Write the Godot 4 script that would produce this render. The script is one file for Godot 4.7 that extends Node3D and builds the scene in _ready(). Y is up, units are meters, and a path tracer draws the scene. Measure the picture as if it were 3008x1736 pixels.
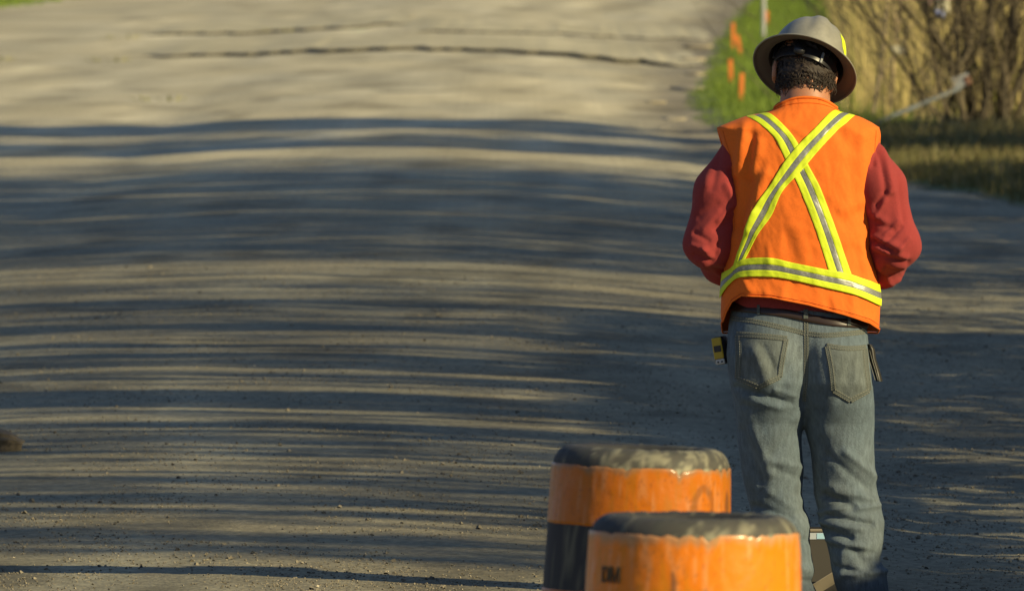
extends Node3D
# A road worker in a hi-vis vest on a dusty road striped by low tree shadows.
# y is up, metres; the camera looks along -z from above the origin. "d" below is the distance along the road (-z).

const TALL: float = 2.25
const PX: float = 1.0 / 820.0          # the worker's outline is measured in 1/820 m, from (1975, 1500) at his feet
const SUN_TURN := 57.0           # degrees to the right of straight behind the camera
const SUN_UP := 24.0

var rng := RandomNumberGenerator.new()
var na := FastNoiseLite.new()
var nb := FastNoiseLite.new()
var nc := FastNoiseLite.new()
var M := {}
var taken := {}


# ------------------------------------------------------------------ helpers
class MB:
	var v := PackedVector3Array()
	var c := PackedColorArray()
	var uv := PackedVector2Array()
	var ix := PackedInt32Array()

	func add(p: Vector3, col := Color.WHITE, t := Vector2.ZERO) -> int:
		v.append(p); c.append(col); uv.append(t)
		return v.size() - 1

	func tri(a: int, b: int, d: int) -> void:
		ix.append(a); ix.append(b); ix.append(d)

	func quad(a: int, b: int, d: int, e: int) -> void:
		ix.append_array(PackedInt32Array([a, b, d, a, d, e]))

	func tri_out(a: Vector3, b: Vector3, d: Vector3, centre: Vector3, col := Color.WHITE) -> void:
		var n := (d - a).cross(b - a)
		var i := add(a, col); var j := add(b, col); var k := add(d, col)
		if n.dot((a + b + d) / 3.0 - centre) >= 0.0: tri(i, j, k)
		else: tri(i, k, j)

	func box(t: Transform3D, s: Vector3, bevel := 0.0, col := Color.WHITE) -> void:
		var h := s * 0.5
		var bv := minf(bevel, minf(h.x, minf(h.y, h.z)) * 0.6)
		var o := t.origin
		var q := func(sx: float, sy: float, sz: float, k: int) -> Vector3:
			var e := Vector3(sx * (h.x - (bv if k != 0 else 0.0)), sy * (h.y - (bv if k != 1 else 0.0)), sz * (h.z - (bv if k != 2 else 0.0)))
			return t * e
		var S := [-1.0, 1.0]
		for s0 in S:
			for k in 3:
				var r := []
				for w in [[-1.0, -1.0], [1.0, -1.0], [1.0, 1.0], [-1.0, 1.0]]:
					r.append(q.call(s0 if k == 0 else w[0], s0 if k == 1 else (w[0] if k == 0 else w[1]), s0 if k == 2 else w[1], k) if k != 2 else q.call(w[0], w[1], s0, k))
				tri_out(r[0], r[1], r[2], o, col); tri_out(r[0], r[2], r[3], o, col)
		if bv <= 0.0: return
		for k in 3:
			for s0 in S:
				for s1 in S:
					var e := []
					for s2 in S:
						var g := [0.0, 0.0, 0.0]
						g[k] = s2; g[(k + 1) % 3] = s0; g[(k + 2) % 3] = s1
						e.append(q.call(g[0], g[1], g[2], (k + 1) % 3)); e.append(q.call(g[0], g[1], g[2], (k + 2) % 3))
					tri_out(e[0], e[1], e[3], o, col); tri_out(e[0], e[3], e[2], o, col)
		for s0 in S:
			for s1 in S:
				for s2 in S:
					tri_out(q.call(s0, s1, s2, 0), q.call(s0, s1, s2, 1), q.call(s0, s1, s2, 2), o, col)

	func tube(pts: Array, rad: Array, sides := 7, cap := true, col := Color.WHITE) -> void:
		var first := v.size()
		var side := Vector3.RIGHT
		for i in pts.size():
			var dir: Vector3 = (pts[mini(i + 1, pts.size() - 1)] - pts[maxi(i - 1, 0)]).normalized()
			if i == 0: side = dir.cross(Vector3(0.31, 0.2, 0.93)).normalized()
			side = (side - dir * side.dot(dir)).normalized()
			var up := dir.cross(side)
			for k in sides:
				var a := TAU * k / sides
				add(pts[i] + (side * cos(a) + up * sin(a)) * rad[i], col, Vector2(float(k) / sides, i))
		for i in pts.size() - 1:
			for k in sides:
				var a := first + i * sides + k
				var b := first + i * sides + (k + 1) % sides
				quad(a, b, b + sides, a + sides)
		if cap:
			for e in 2:
				var i: int = 0 if e == 0 else pts.size() - 1
				var m := add(pts[i], col)
				for k in sides:
					var a := first + i * sides + k
					var b := first + i * sides + (k + 1) % sides
					if e == 0: tri(m, b, a)
					else: tri(m, a, b)

	# a sheet of rows x cols points; f(r, c) in 0..1 gives the point, g the colour
	func sheet(rows: int, cols: int, f: Callable, flip := false, g = null) -> void:
		var first := v.size()
		for r in rows + 1:
			for k in cols + 1:
				var a := float(r) / rows; var b := float(k) / cols
				add(f.call(a, b), g.call(a, b) if g != null else Color.WHITE, Vector2(b, a))
		for r in rows:
			for k in cols:
				var a := first + r * (cols + 1) + k
				if flip: quad(a, a + cols + 1, a + cols + 2, a + 1)
				else: quad(a, a + 1, a + cols + 2, a + cols + 1)

	func mesh() -> ArrayMesh:
		var n := PackedVector3Array()
		n.resize(v.size())
		for i in range(0, ix.size(), 3):
			var a := ix[i]; var b := ix[i + 1]; var d := ix[i + 2]
			var w := (v[d] - v[a]).cross(v[b] - v[a])
			n[a] += w; n[b] += w; n[d] += w
		for i in n.size():
			n[i] = n[i].normalized() if n[i].length_squared() > 1e-20 else Vector3.UP
		var arr := []
		arr.resize(Mesh.ARRAY_MAX)
		arr[Mesh.ARRAY_VERTEX] = v; arr[Mesh.ARRAY_NORMAL] = n; arr[Mesh.ARRAY_COLOR] = c
		arr[Mesh.ARRAY_TEX_UV] = uv; arr[Mesh.ARRAY_INDEX] = ix
		var m := ArrayMesh.new()
		m.add_surface_from_arrays(Mesh.PRIMITIVE_TRIANGLES, arr)
		return m


func numbered(called: String) -> String:
	var k: int = taken.get(called, 0)
	taken[called] = k + 1
	return called if k == 0 else "%s_%03d" % [called, k]


func tag(o: Node, label: String, category: String, group := "", kind := "") -> void:
	if label != "": o.set_meta("label", label)
	if category != "": o.set_meta("category", category)
	if group != "": o.set_meta("group", group)
	if kind != "": o.set_meta("kind", kind)


func thing(called: String, label: String, category: String, at := Vector3.ZERO, group := "") -> Node3D:
	var o := Node3D.new()
	o.name = numbered(called)
	add_child(o)
	o.position = at
	tag(o, label, category, group)
	return o


func put(called: String, m, mat: Material, parent: Node = self) -> MeshInstance3D:
	var o := MeshInstance3D.new()
	o.name = numbered(called) if parent == self else called
	o.mesh = m.mesh() if m is MB else m
	o.material_override = mat
	parent.add_child(o, true)
	return o


func lin(r: float, g: float, b: float) -> Color:
	return Color(r, g, b).linear_to_srgb()


func mat(r: float, g: float, b: float, rough := 0.9, vc := false) -> StandardMaterial3D:
	var m := StandardMaterial3D.new()
	m.albedo_color = lin(r, g, b)
	m.roughness = rough
	m.vertex_color_use_as_albedo = vc
	return m


# a grey-scale picture: layered seamless noise, mean about 1 after times 2
func speckle(size: int, seeds: int, f0: float, stretch := Vector2.ONE, lo := 0.7, hi := 1.0, fine := 0.5) -> ImageTexture:
	var n := FastNoiseLite.new()
	n.seed = seeds; n.noise_type = FastNoiseLite.TYPE_SIMPLEX_SMOOTH; n.frequency = f0
	n.fractal_octaves = 5; n.fractal_gain = fine
	var a := n.get_seamless_image(size, size)
	if stretch != Vector2.ONE:
		a.resize(int(size * stretch.x), int(size * stretch.y), Image.INTERPOLATE_CUBIC)
	var bytes := a.get_data()
	var w := a.get_width(); var h := a.get_height()
	var outb := PackedByteArray()
	outb.resize(w * h * 3)
	for i in w * h:
		var t := int(255.0 * lerpf(lo, hi, bytes[i] / 255.0))
		outb[i * 3] = t; outb[i * 3 + 1] = t; outb[i * 3 + 2] = t
	return ImageTexture.create_from_image(Image.create_from_data(w, h, false, Image.FORMAT_RGB8, outb))


func relief(size: int, seeds: int, f0: float, strength: float, octaves := 4) -> ImageTexture:
	var n := FastNoiseLite.new()
	n.seed = seeds; n.frequency = f0; n.fractal_octaves = octaves
	var im := n.get_seamless_image(size, size)
	im.convert(Image.FORMAT_RGBA8)
	im.bump_map_to_normal_map(strength)
	return ImageTexture.create_from_image(im)


func smooth(a: float, b: float, x: float) -> float:
	var t := clampf((x - a) / (b - a), 0.0, 1.0)
	return t * t * (3.0 - 2.0 * t)


# rows of a table are [key, values...]; linear between rows
func look(table: Array, y: float, k: int) -> float:
	if y <= table[0][0]: return table[0][k]
	for i in range(1, table.size()):
		if y <= table[i][0]:
			var t: float = (y - table[i - 1][0]) / (table[i][0] - table[i - 1][0])
			return lerpf(table[i - 1][k], table[i][k], t)
	return table[table.size() - 1][k]


# surface nets of a sampled field (negative inside)
func nets(f: PackedFloat32Array, nx: int, ny: int, nz: int, o: Vector3, cell: float, mb: MB) -> void:
	var at := PackedInt32Array()
	at.resize(nx * ny * nz)
	at.fill(-1)
	var sx := 1; var sy := nx; var sz := nx * ny
	var off := PackedInt32Array([0, 1, sy, sy + 1, sz, sz + 1, sz + sy, sz + sy + 1])
	var E := [[0, 1], [2, 3], [4, 5], [6, 7], [0, 2], [1, 3], [4, 6], [5, 7], [0, 4], [1, 5], [2, 6], [3, 7]]
	var C := [Vector3(0, 0, 0), Vector3(1, 0, 0), Vector3(0, 1, 0), Vector3(1, 1, 0), Vector3(0, 0, 1), Vector3(1, 0, 1), Vector3(0, 1, 1), Vector3(1, 1, 1)]
	for z in nz - 1:
		for y in ny - 1:
			var i := z * sz + y * sy
			for x in nx - 1:
				var s := f[i] < 0.0
				if (f[i + 1] < 0.0) != s or (f[i + sy] < 0.0) != s or (f[i + sy + 1] < 0.0) != s or (f[i + sz] < 0.0) != s or (f[i + sz + 1] < 0.0) != s or (f[i + sz + sy] < 0.0) != s or (f[i + sz + sy + 1] < 0.0) != s:
					var sum := Vector3.ZERO
					var cnt := 0
					for e in E:
						var a := f[i + off[e[0]]]; var b := f[i + off[e[1]]]
						if (a < 0.0) != (b < 0.0):
							sum += C[e[0]].lerp(C[e[1]], a / (a - b)); cnt += 1
					at[i] = mb.add(o + (Vector3(x, y, z) + sum / cnt) * cell)
				i += 1
	for z in range(1, nz - 1):
		for y in range(1, ny - 1):
			var i := z * sz + y * sy + 1
			for x in range(1, nx - 1):
				var s := f[i] < 0.0
				if (f[i + sx] < 0.0) != s: _face(mb, at[i], at[i - sy], at[i - sy - sz], at[i - sz], s)
				if (f[i + sy] < 0.0) != s: _face(mb, at[i], at[i - sz], at[i - sx - sz], at[i - sx], s)
				if (f[i + sz] < 0.0) != s: _face(mb, at[i], at[i - sx], at[i - sx - sy], at[i - sy], s)
				i += 1


func _face(mb: MB, a: int, b: int, d: int, e: int, s: bool) -> void:
	if a < 0 or b < 0 or d < 0 or e < 0: return
	if s: mb.quad(a, e, d, b)
	else: mb.quad(a, b, d, e)


func big(nx: int, ny: int, nz: int) -> PackedFloat32Array:
	var f := PackedFloat32Array()
	f.resize(nx * ny * nz)
	f.fill(0.5)
	return f


# join tapered capsules into a field: bones are [from, to, r0, r1], k the smoothing
func bones(f: PackedFloat32Array, nx: int, ny: int, nz: int, o: Vector3, cell: float, list: Array, k: float) -> void:
	for b in list:
		var p: Vector3 = b[0]; var q: Vector3 = b[1]; var r0: float = b[2]; var r1: float = b[3]
		var reach := maxf(r0, r1) + k + cell * 2.5
		var lo := ((p.min(q) - Vector3.ONE * reach - o) / cell).floor()
		var hi := ((p.max(q) + Vector3.ONE * reach - o) / cell).ceil()
		var ab := q - p
		var inv := 1.0 / maxf(ab.length_squared(), 1e-9)
		for z in range(maxi(0, int(lo.z)), mini(nz, int(hi.z) + 1)):
			for y in range(maxi(0, int(lo.y)), mini(ny, int(hi.y) + 1)):
				var i := (z * ny + y) * nx
				for x in range(maxi(0, int(lo.x)), mini(nx, int(hi.x) + 1)):
					var w := o + Vector3(x, y, z) * cell - p
					var t := clampf(w.dot(ab) * inv, 0.0, 1.0)
					var dd := (w - ab * t).length() - lerpf(r0, r1, t)
					var was := f[i + x]
					var h := maxf(k - absf(dd - was), 0.0)
					f[i + x] = minf(dd, was) - h * h * 0.25 / k


# ------------------------------------------------------------------ ground
func road_h(x: float, d: float) -> float:
	var c := x + 0.8
	var h := 0.056 - 0.02 * c * c if absf(c) < 2.2 else 0.056 - 0.0968 - 0.012 * (absf(c) - 2.2)
	var far := clampf((d - 30.0) / 60.0, 0.3, 1.6)
	h += 0.015 * far * na.get_noise_2d(x * 0.55, d * 0.30)
	h += 0.003 * nb.get_noise_2d(x * 2.2, d * 1.1) * (1.0 - 0.8 * smooth(90.0, 130.0, d))
	h += 0.0016 * nc.get_noise_2d(x * 9.0, d * 7.0) * (1.0 - smooth(90.0, 130.0, d))
	# worn ruts and the rough patch to the right
	h += 0.014 * smooth(0.7, 1.5, x) * nb.get_noise_2d(x * 3.0 + 40.0, d * 1.6)
	# broken slabs of old surfacing far up the road
	return h


func edge_of(k: int, x: float) -> float:
	var wob := 1.6 * na.get_noise_2d(x * 1.7 + 31.0 * k, 9.0 * k)
	if k == 0: return 170.5 - 1.6 * x + wob * 0.8 - 0.25 * x * x * 0.3
	if k == 1: return 203.0 + 1.5 * x + wob
	return 192.0 + 0.4 * x + wob


func road_colour(x: float, d: float) -> Color:
	var t := 1.0 + 0.16 * na.get_noise_2d(x * 0.8 + 300.0, d * 0.11) + 0.14 * nb.get_noise_2d(x * 0.9 + 90.0, d * 0.12)
	return Color(0.70, 0.63, 0.43) * t


# a broken edge of old surfacing: its top lies a few centimetres above the dirt before it and sinks into it further up
func slab(k: int, x0: float, x1: float, tall: float, label: String) -> void:
	var m := MB.new()
	var cols := int((x1 - x0) * 24.0)
	var back := [0.0, 0.0, 0.03, 0.5, 4.0, 12.0, 24.0]
	for j in back.size():
		for i in cols + 1:
			var x := lerpf(x0, x1, float(i) / cols)
			var f := smooth(0.0, 0.12, float(i) / cols) * (1.0 - 0.75 * smooth(0.9, 1.0, float(i) / cols)) * (0.85 + 0.3 * absf(nb.get_noise_2d(x * 0.35, 5.0 + k)))
			var d: float = edge_of(k, x) + 0.10 * nb.get_noise_2d(x * 2.0, 11.0 * k) + back[j]
			var up: float = [-0.03, tall * f * 0.82, tall * f, tall * f, tall * f * 0.9, tall * f * 0.45, -0.03][j]
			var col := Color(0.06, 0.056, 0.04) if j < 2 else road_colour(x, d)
			col.a = 1.0
			m.add(Vector3(x, road_h(x, d) + up, -d), col, Vector2(x * 0.8, d * 0.5))
	for j in back.size() - 1:
		for i in cols:
			var a := j * (cols + 1) + i
			m.quad(a, a + cols + 1, a + cols + 2, a + 1)
	tag(put("road_slab", m, M.dirt), label, "road", "", "structure")


func verge_edge(d: float) -> float:
	var e := look([[20, 5.3], [70, 4.9], [85, 4.3], [100, 3.42], [106, 2.78], [114, 2.1], [128, 1.62], [142, 1.66], [166, 2.15], [187, 2.5], [241, 3.75], [300, 5.2]], d, 1)
	return e + 0.16 * na.get_noise_2d(d * 0.9, 77.0) + 0.07 * na.get_noise_2d(d * 4.0, 17.0)


func verge_h(x: float, d: float) -> float:
	var t := x - verge_edge(d)
	return road_h(minf(x, verge_edge(d)), d) + 0.055 * smooth(0.0, 0.5, t) + 0.03 * maxf(t - 0.5, 0.0) * smooth(80.0, 130.0, d) + 0.03 * na.get_noise_2d(x * 1.3, d * 0.8) * smooth(0.0, 1.0, t)


func at_ground(x: float, d: float, up := 0.0) -> Vector3:
	return Vector3(x, (verge_h(x, d) if x > verge_edge(d) else road_h(x, d)) + up, -d)


func steps(list: Array) -> PackedFloat32Array:
	var r := PackedFloat32Array()
	for s in list:
		var t: float = s[0]
		while t < s[1] - 1e-4:
			r.append(t); t += s[2]
	r.append(list[list.size() - 1][1])
	return r


func build_road() -> void:
	var xs := steps([[-16.0, -6.0, 1.0], [-6.0, -3.0, 0.2], [-3.0, 3.2, 0.07], [3.2, 7.0, 0.25]])
	var ds := steps([[12.0, 40.0, 1.0], [40.0, 44.0, 0.3], [44.0, 62.0, 0.09], [62.0, 90.0, 0.16], [90.0, 135.0, 0.3], [135.0, 215.0, 0.28], [215.0, 270.0, 1.0], [270.0, 330.0, 5.0]])
	var m := MB.new()
	var w := xs.size()
	for d in ds:
		for x in xs:
			var h := road_h(x, d)
			var big_n := na.get_noise_2d(x * 0.8 + 300.0, d * 0.11)
			var mid := nb.get_noise_2d(x * 1.1 + 90.0, d * 0.35) * (1.0 - 0.6 * smooth(85.0, 125.0, d))
			var fine := nc.get_noise_2d(x * 5.0 + 11.0, d * 2.2) * (1.0 - 0.85 * smooth(85.0, 125.0, d))
			var t := 1.0 + 0.20 * big_n + 0.16 * mid + 0.15 * fine
			# dusty wheel tracks and darker moist dirt
			var moist := smooth(0.18, 0.5, nb.get_noise_2d(x * 0.9 - 50.0, d * 0.23)) * 0.30
			t *= 1.0 - moist
			var right := smooth(0.6, 1.6, x) * 0.12
			# wheel tracks run up the road, and a damp line wanders along its middle
			t *= 1.0 + lerpf(0.13, 0.26, smooth(90.0, 130.0, d)) * nb.get_noise_2d(x * lerpf(1.5, 0.8, smooth(90.0, 130.0, d)) - 0.03 * d, d * 0.02 + 60.0)
			var wander := 0.30 + 0.45 * na.get_noise_2d(d * 0.06, 44.0)
			t *= 1.0 - 0.24 * exp(-pow((x - wander) / 0.17, 2.0)) * smooth(-0.25, 0.3, nb.get_noise_2d(x * 3.0, d * 0.5 + 7.0)) * smooth(42.0, 50.0, d) * (1.0 - smooth(85.0, 120.0, d))
			t *= 1.0 + 0.16 * smooth(0.05, 0.4, nb.get_noise_2d(x * 0.8 + 5.0, d * 0.06 - 20.0))
			var col := Color(0.355, 0.315, 0.21).lerp(Color(0.74, 0.655, 0.44), smooth(70.0, 140.0, d)) * (t * (1.0 - right))  # paler far surfacing, raised further to stand in for backscattered sunlight
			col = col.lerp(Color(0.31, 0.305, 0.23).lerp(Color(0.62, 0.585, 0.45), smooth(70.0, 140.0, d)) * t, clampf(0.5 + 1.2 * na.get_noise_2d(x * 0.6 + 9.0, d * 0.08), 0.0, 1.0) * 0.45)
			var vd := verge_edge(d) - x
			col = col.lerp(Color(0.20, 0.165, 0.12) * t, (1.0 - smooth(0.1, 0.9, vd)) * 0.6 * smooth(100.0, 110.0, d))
			col.a = 1.0
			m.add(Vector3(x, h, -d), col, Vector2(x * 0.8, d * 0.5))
	for r in ds.size() - 1:
		for k in w - 1:
			var a := r * w + k
			m.quad(a, a + w, a + w + 1, a + 1)
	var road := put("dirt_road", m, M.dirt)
	tag(road, "dusty grey-brown dirt road striped by long shadows", "road", "", "structure")

	slab(0, -4.6, 2.15, 0.05, "edge of old surfacing, the long dark crack across the far road")
	slab(1, -4.9, -1.4, 0.04, "edge of old surfacing, the short upper crack at the far left")
	slab(2, -1.6, 2.6, 0.022, "faint edge of old surfacing near the top of the road")
	var g := MB.new()
	g.sheet(60, 60, func(a: float, b: float):
		var x := (b - 0.5) * 4000.0
		var z := 300.0 - a * 4300.0
		var side := smooth(14.0, 400.0, absf(x))
		return Vector3(x, -0.45 + side * 3.0, z), true)
	tag(put("ground", g, M.soil), "bare ground beyond the road", "ground", "", "structure")

	var vg := MB.new()
	var vd := steps([[15.0, 90.0, 2.0], [90.0, 215.0, 0.5], [215.0, 300.0, 2.0]])
	var vx := steps([[0.0, 1.2, 0.1], [1.2, 6.0, 0.4], [6.0, 40.0, 4.0]])
	for d in vd:
		for t in vx:
			var e := verge_edge(d)
			var x := e + t - 0.05
			var h := verge_h(x, d) - (0.06 if t == 0.0 else 0.0)
			var dry := smooth(0.9, 1.5, t) * smooth(95.0, 112.0, d)
			var col := Color(0.085, 0.125, 0.02).lerp(Color(0.24, 0.18, 0.085), dry * 0.8) * (1.0 + 0.35 * nb.get_noise_2d(x * 2.0, d * 0.6))
			col = col.lerp(Color(0.17, 0.14, 0.1), 1.0 - smooth(0.02, 0.3, t))
			col.a = 1.0
			vg.add(Vector3(x, h, -d), col, Vector2(x, d))
	for r in vd.size() - 1:
		for k in vx.size() - 1:
			var a := r * vx.size() + k
			vg.quad(a, a + vx.size(), a + vx.size() + 1, a + 1)
	tag(put("grass_verge", vg, M.turf), "green grass verge along the right side of the road", "verge", "", "structure")

	var lg := MB.new()
	lg.sheet(30, 12, func(a: float, b: float):
		var d := 205.0 + a * 110.0
		var e := -8.4 + 0.055 * (d - 226.0) + 0.25 * na.get_noise_2d(d * 0.7, 3.0)
		return Vector3(e - b * 30.0 + 0.2, road_h(e, d) - 0.05 + 0.1 * smooth(0.0, 0.03, b), -d), false)
	tag(put("grass_verge", lg, M.green_turf), "green grass verge at the far left end of the road", "verge", "", "structure")


# ------------------------------------------------------------------ vegetation
func blade_clump(blades: int, h: float, spread: float, wide: float, lean: float, col_a: Color, col_b: Color) -> ArrayMesh:
	var m := MB.new()
	for i in blades:
		var a := rng.randf() * TAU
		var p := Vector3(cos(a), 0, sin(a)) * spread * sqrt(rng.randf())
		var hh := h * rng.randf_range(0.55, 1.0)
		var dir := Vector3(rng.randfn() * lean, 1.0, rng.randfn() * lean)
		var bend := Vector3(rng.randfn(), 0, rng.randfn()) * lean * 0.6
		var w := wide * rng.randf_range(0.6, 1.2)
		var s := Vector3(sin(a * 3.0), 0, cos(a * 3.0)) * w
		var col := col_a.lerp(col_b, rng.randf())
		var q := PackedInt32Array()
		for k in 3:
			var t := k * 0.5
			var c := p + dir * hh * t + bend * hh * t * t
			var ww := 1.0 - 0.85 * t
			q.append(m.add(c - s * ww, col)); q.append(m.add(c + s * ww, col))
		m.quad(q[0], q[1], q[3], q[2]); m.quad(q[2], q[3], q[5], q[4])
	return m.mesh()


func scatter(called: String, label: String, category: String, mesh: Mesh, material: Material, spots: Array, group := "") -> void:
	var mm := MultiMesh.new()
	mm.transform_format = MultiMesh.TRANSFORM_3D
	mm.mesh = mesh
	mm.use_colors = called == "gravel"
	mm.instance_count = spots.size()
	for i in spots.size():
		mm.set_instance_transform(i, spots[i])
		if mm.use_colors:
			var g := 0.3 + rng.randf() * 0.65 + (0.6 if rng.randf() < 0.02 else 0.0)
			mm.set_instance_color(i, Color(0.30 * g, 0.26 * g, 0.185 * g))
	var o := MultiMeshInstance3D.new()
	o.name = numbered(called)
	o.multimesh = mm
	o.material_override = material
	add_child(o, true)
	tag(o, label, category, group, "stuff")


func spun(p: Vector3, s: float, sy := 0.0) -> Transform3D:
	return Transform3D(Basis(Vector3.UP, rng.randf() * TAU).scaled(Vector3(s, sy if sy > 0.0 else s, s)), p)


func build_grass() -> void:
	var lush := blade_clump(16, 0.16, 0.16, 0.006, 0.35, Color(0.135, 0.215, 0.02), Color(0.20, 0.27, 0.035))
	var spots := []
	for i in 15000:
		var d := rng.randf_range(98.0, 250.0)
		var t := pow(rng.randf(), 0.8) * 3.0
		var x := verge_edge(d) + t + 0.03
		if t > 1.15 and rng.randf() < smooth(1.0, 2.0, t) and d < 200.0: continue
		spots.append(spun(at_ground(x, d), rng.randf_range(0.35, 1.0) * (0.4 + 0.6 * smooth(0.0, 0.5, t))))
	var bright := []
	var dull_spots := []
	for q in spots: (dull_spots if -q.origin.z < 124.0 + rng.randfn() * 3.0 else bright).append(q)
	var dull := blade_clump(16, 0.15, 0.17, 0.006, 0.45, Color(0.10, 0.115, 0.03), Color(0.24, 0.19, 0.08))
	scatter("short_grass", "short green grass on the sunlit verge right of the road", "grass", lush, M.leaf, bright)
	for i in 4200:
		var d := rng.randf_range(99.0, 122.5)
		var x := verge_edge(d) + 0.2 + rng.randf() * 4.0
		dull_spots.append(spun(at_ground(x, d), rng.randf_range(0.5, 1.1)))
	scatter("short_grass", "dull brownish grass on the shaded verge right of the worker", "grass", dull, M.leaf, dull_spots)
	spots = []
	for i in 1500:
		var d := rng.randf_range(225.0, 290.0)
		var e := -8.4 + 0.055 * (d - 226.0)
		spots.append(spun(Vector3(e - rng.randf() * 5.0, road_h(e, d) + 0.03, -d), rng.randf_range(0.5, 1.1)))
	scatter("short_grass", "patch of green grass at the far left corner of the road", "grass", lush, M.leaf, spots)

	var dry := blade_clump(15, 1.45, 0.22, 0.0065, 0.10, Color(0.40, 0.34, 0.11), Color(0.74, 0.57, 0.28))
	spots = []
	for i in 5600:
		var d := rng.randf_range(112.0, 250.0)
		var line := look([[112, 2.6], [122, 2.75], [150, 3.3], [180, 4.0], [250, 5.4]], d, 1)
		var t := pow(rng.randf(), 1.2) * 7.0
		var x := line + t + rng.randfn() * 0.12
		if d < 124.8 and rng.randf() > 0.25: continue
		if d < 128.0 and absf(x - 3.98) < 0.42: continue
		var s := rng.randf_range(0.45, 1.0) * (0.35 + 0.65 * smooth(0.0, 0.8, t + 0.2)) * (0.22 + 0.78 * smooth(123.0, 126.0, d))
		spots.append(spun(at_ground(x, d, -0.02), s * 0.9, s))
	scatter("dry_tall_grass", "tall tan dry grass filling the bank right of the road", "grass", dry, M.straw, spots)

	# brown weeds between the dry grass
	var weed := blade_clump(14, 1.3, 0.25, 0.009, 0.28, Color(0.10, 0.085, 0.04), Color(0.17, 0.14, 0.05))
	spots = []
	for i in 200:
		var d := rng.randf_range(126.0, 250.0)
		var line := look([[112, 2.9], [150, 3.6], [180, 4.2], [250, 5.4]], d, 1)
		var x := line + pow(rng.randf(), 1.2) * 6.0
		spots.append(spun(at_ground(x, d, -0.02), rng.randf_range(0.4, 1.1)))
	scatter("brown_weeds", "dark brown dead weeds among the dry grass", "weeds", weed, M.leaf, spots)

	# fresh green shoots mixed into the dry stand
	var shoots := blade_clump(14, 0.7, 0.3, 0.008, 0.25, Color(0.20, 0.22, 0.04), Color(0.34, 0.33, 0.09))
	spots = []
	for i in 380:
		var d := rng.randf_range(123.0, 235.0)
		var line := look([[112, 2.6], [122, 2.75], [150, 3.3], [180, 4.0], [250, 5.4]], d, 1)
		spots.append(spun(at_ground(line + rng.randf() * 5.0, d, -0.02), rng.randf_range(0.5, 1.3)))
	scatter("green_weeds", "fresh green weeds among the dry grass", "weeds", shoots, M.leaf, spots)

	# thin weeds in the cracks of the far road
	var tuft := blade_clump(22, 0.10, 0.16, 0.006, 0.5, Color(0.20, 0.20, 0.03), Color(0.30, 0.27, 0.06))
	var where := [[-5.05, 193.5, "yellow-green weed tuft beside the far crack, upper left"], [-6.0, 173.0, "green weed tuft at the left edge of the far road"], [-4.62, 171.5, "small weed tuft between the left edge and the long crack"], [-3.35, 142.5, "lone yellowish weed tuft nearest the long shadows, upper left"], [-3.1, 198.5, "weed tuft on the far left crack, left of the dark line"]]
	for q in where:
		var o := put("weed_tuft", tuft, M.leaf)
		o.position = at_ground(q[0], q[1])
		o.scale = Vector3(1.6, 0.7, 1.6)
		tag(o, q[2], "weed", "", "stuff")


func branch(m: MB, p: Vector3, dir: Vector3, len_: float, r: float, depth: int, up: float) -> void:
	var pts := [p]; var rad := [r]
	var q := p; var d := dir
	var n := 5
	for i in n:
		d = (d + Vector3(rng.randfn(), rng.randfn() * 0.6 + up, rng.randfn()) * 0.09).normalized()
		q = q + d * len_ / n
		pts.append(q); rad.append(r * (1.0 - 0.6 * float(i + 1) / n))
	m.tube(pts, rad, 5 if depth > 1 else 4, false)
	if depth <= 0: return
	for i in range(1, n + 1):
		for rep in (2 if depth < 3 else 1):
			if rng.randf() < 0.25: continue
			var side := Vector3(rng.randfn(), rng.randfn() * 0.5 + 0.35, rng.randfn()).normalized()
			var nd := (d * 0.75 + side * 0.7).normalized()
			branch(m, pts[i], nd, len_ * rng.randf_range(0.35, 0.6), rad[i] * 0.55, depth - 1, up)


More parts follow.
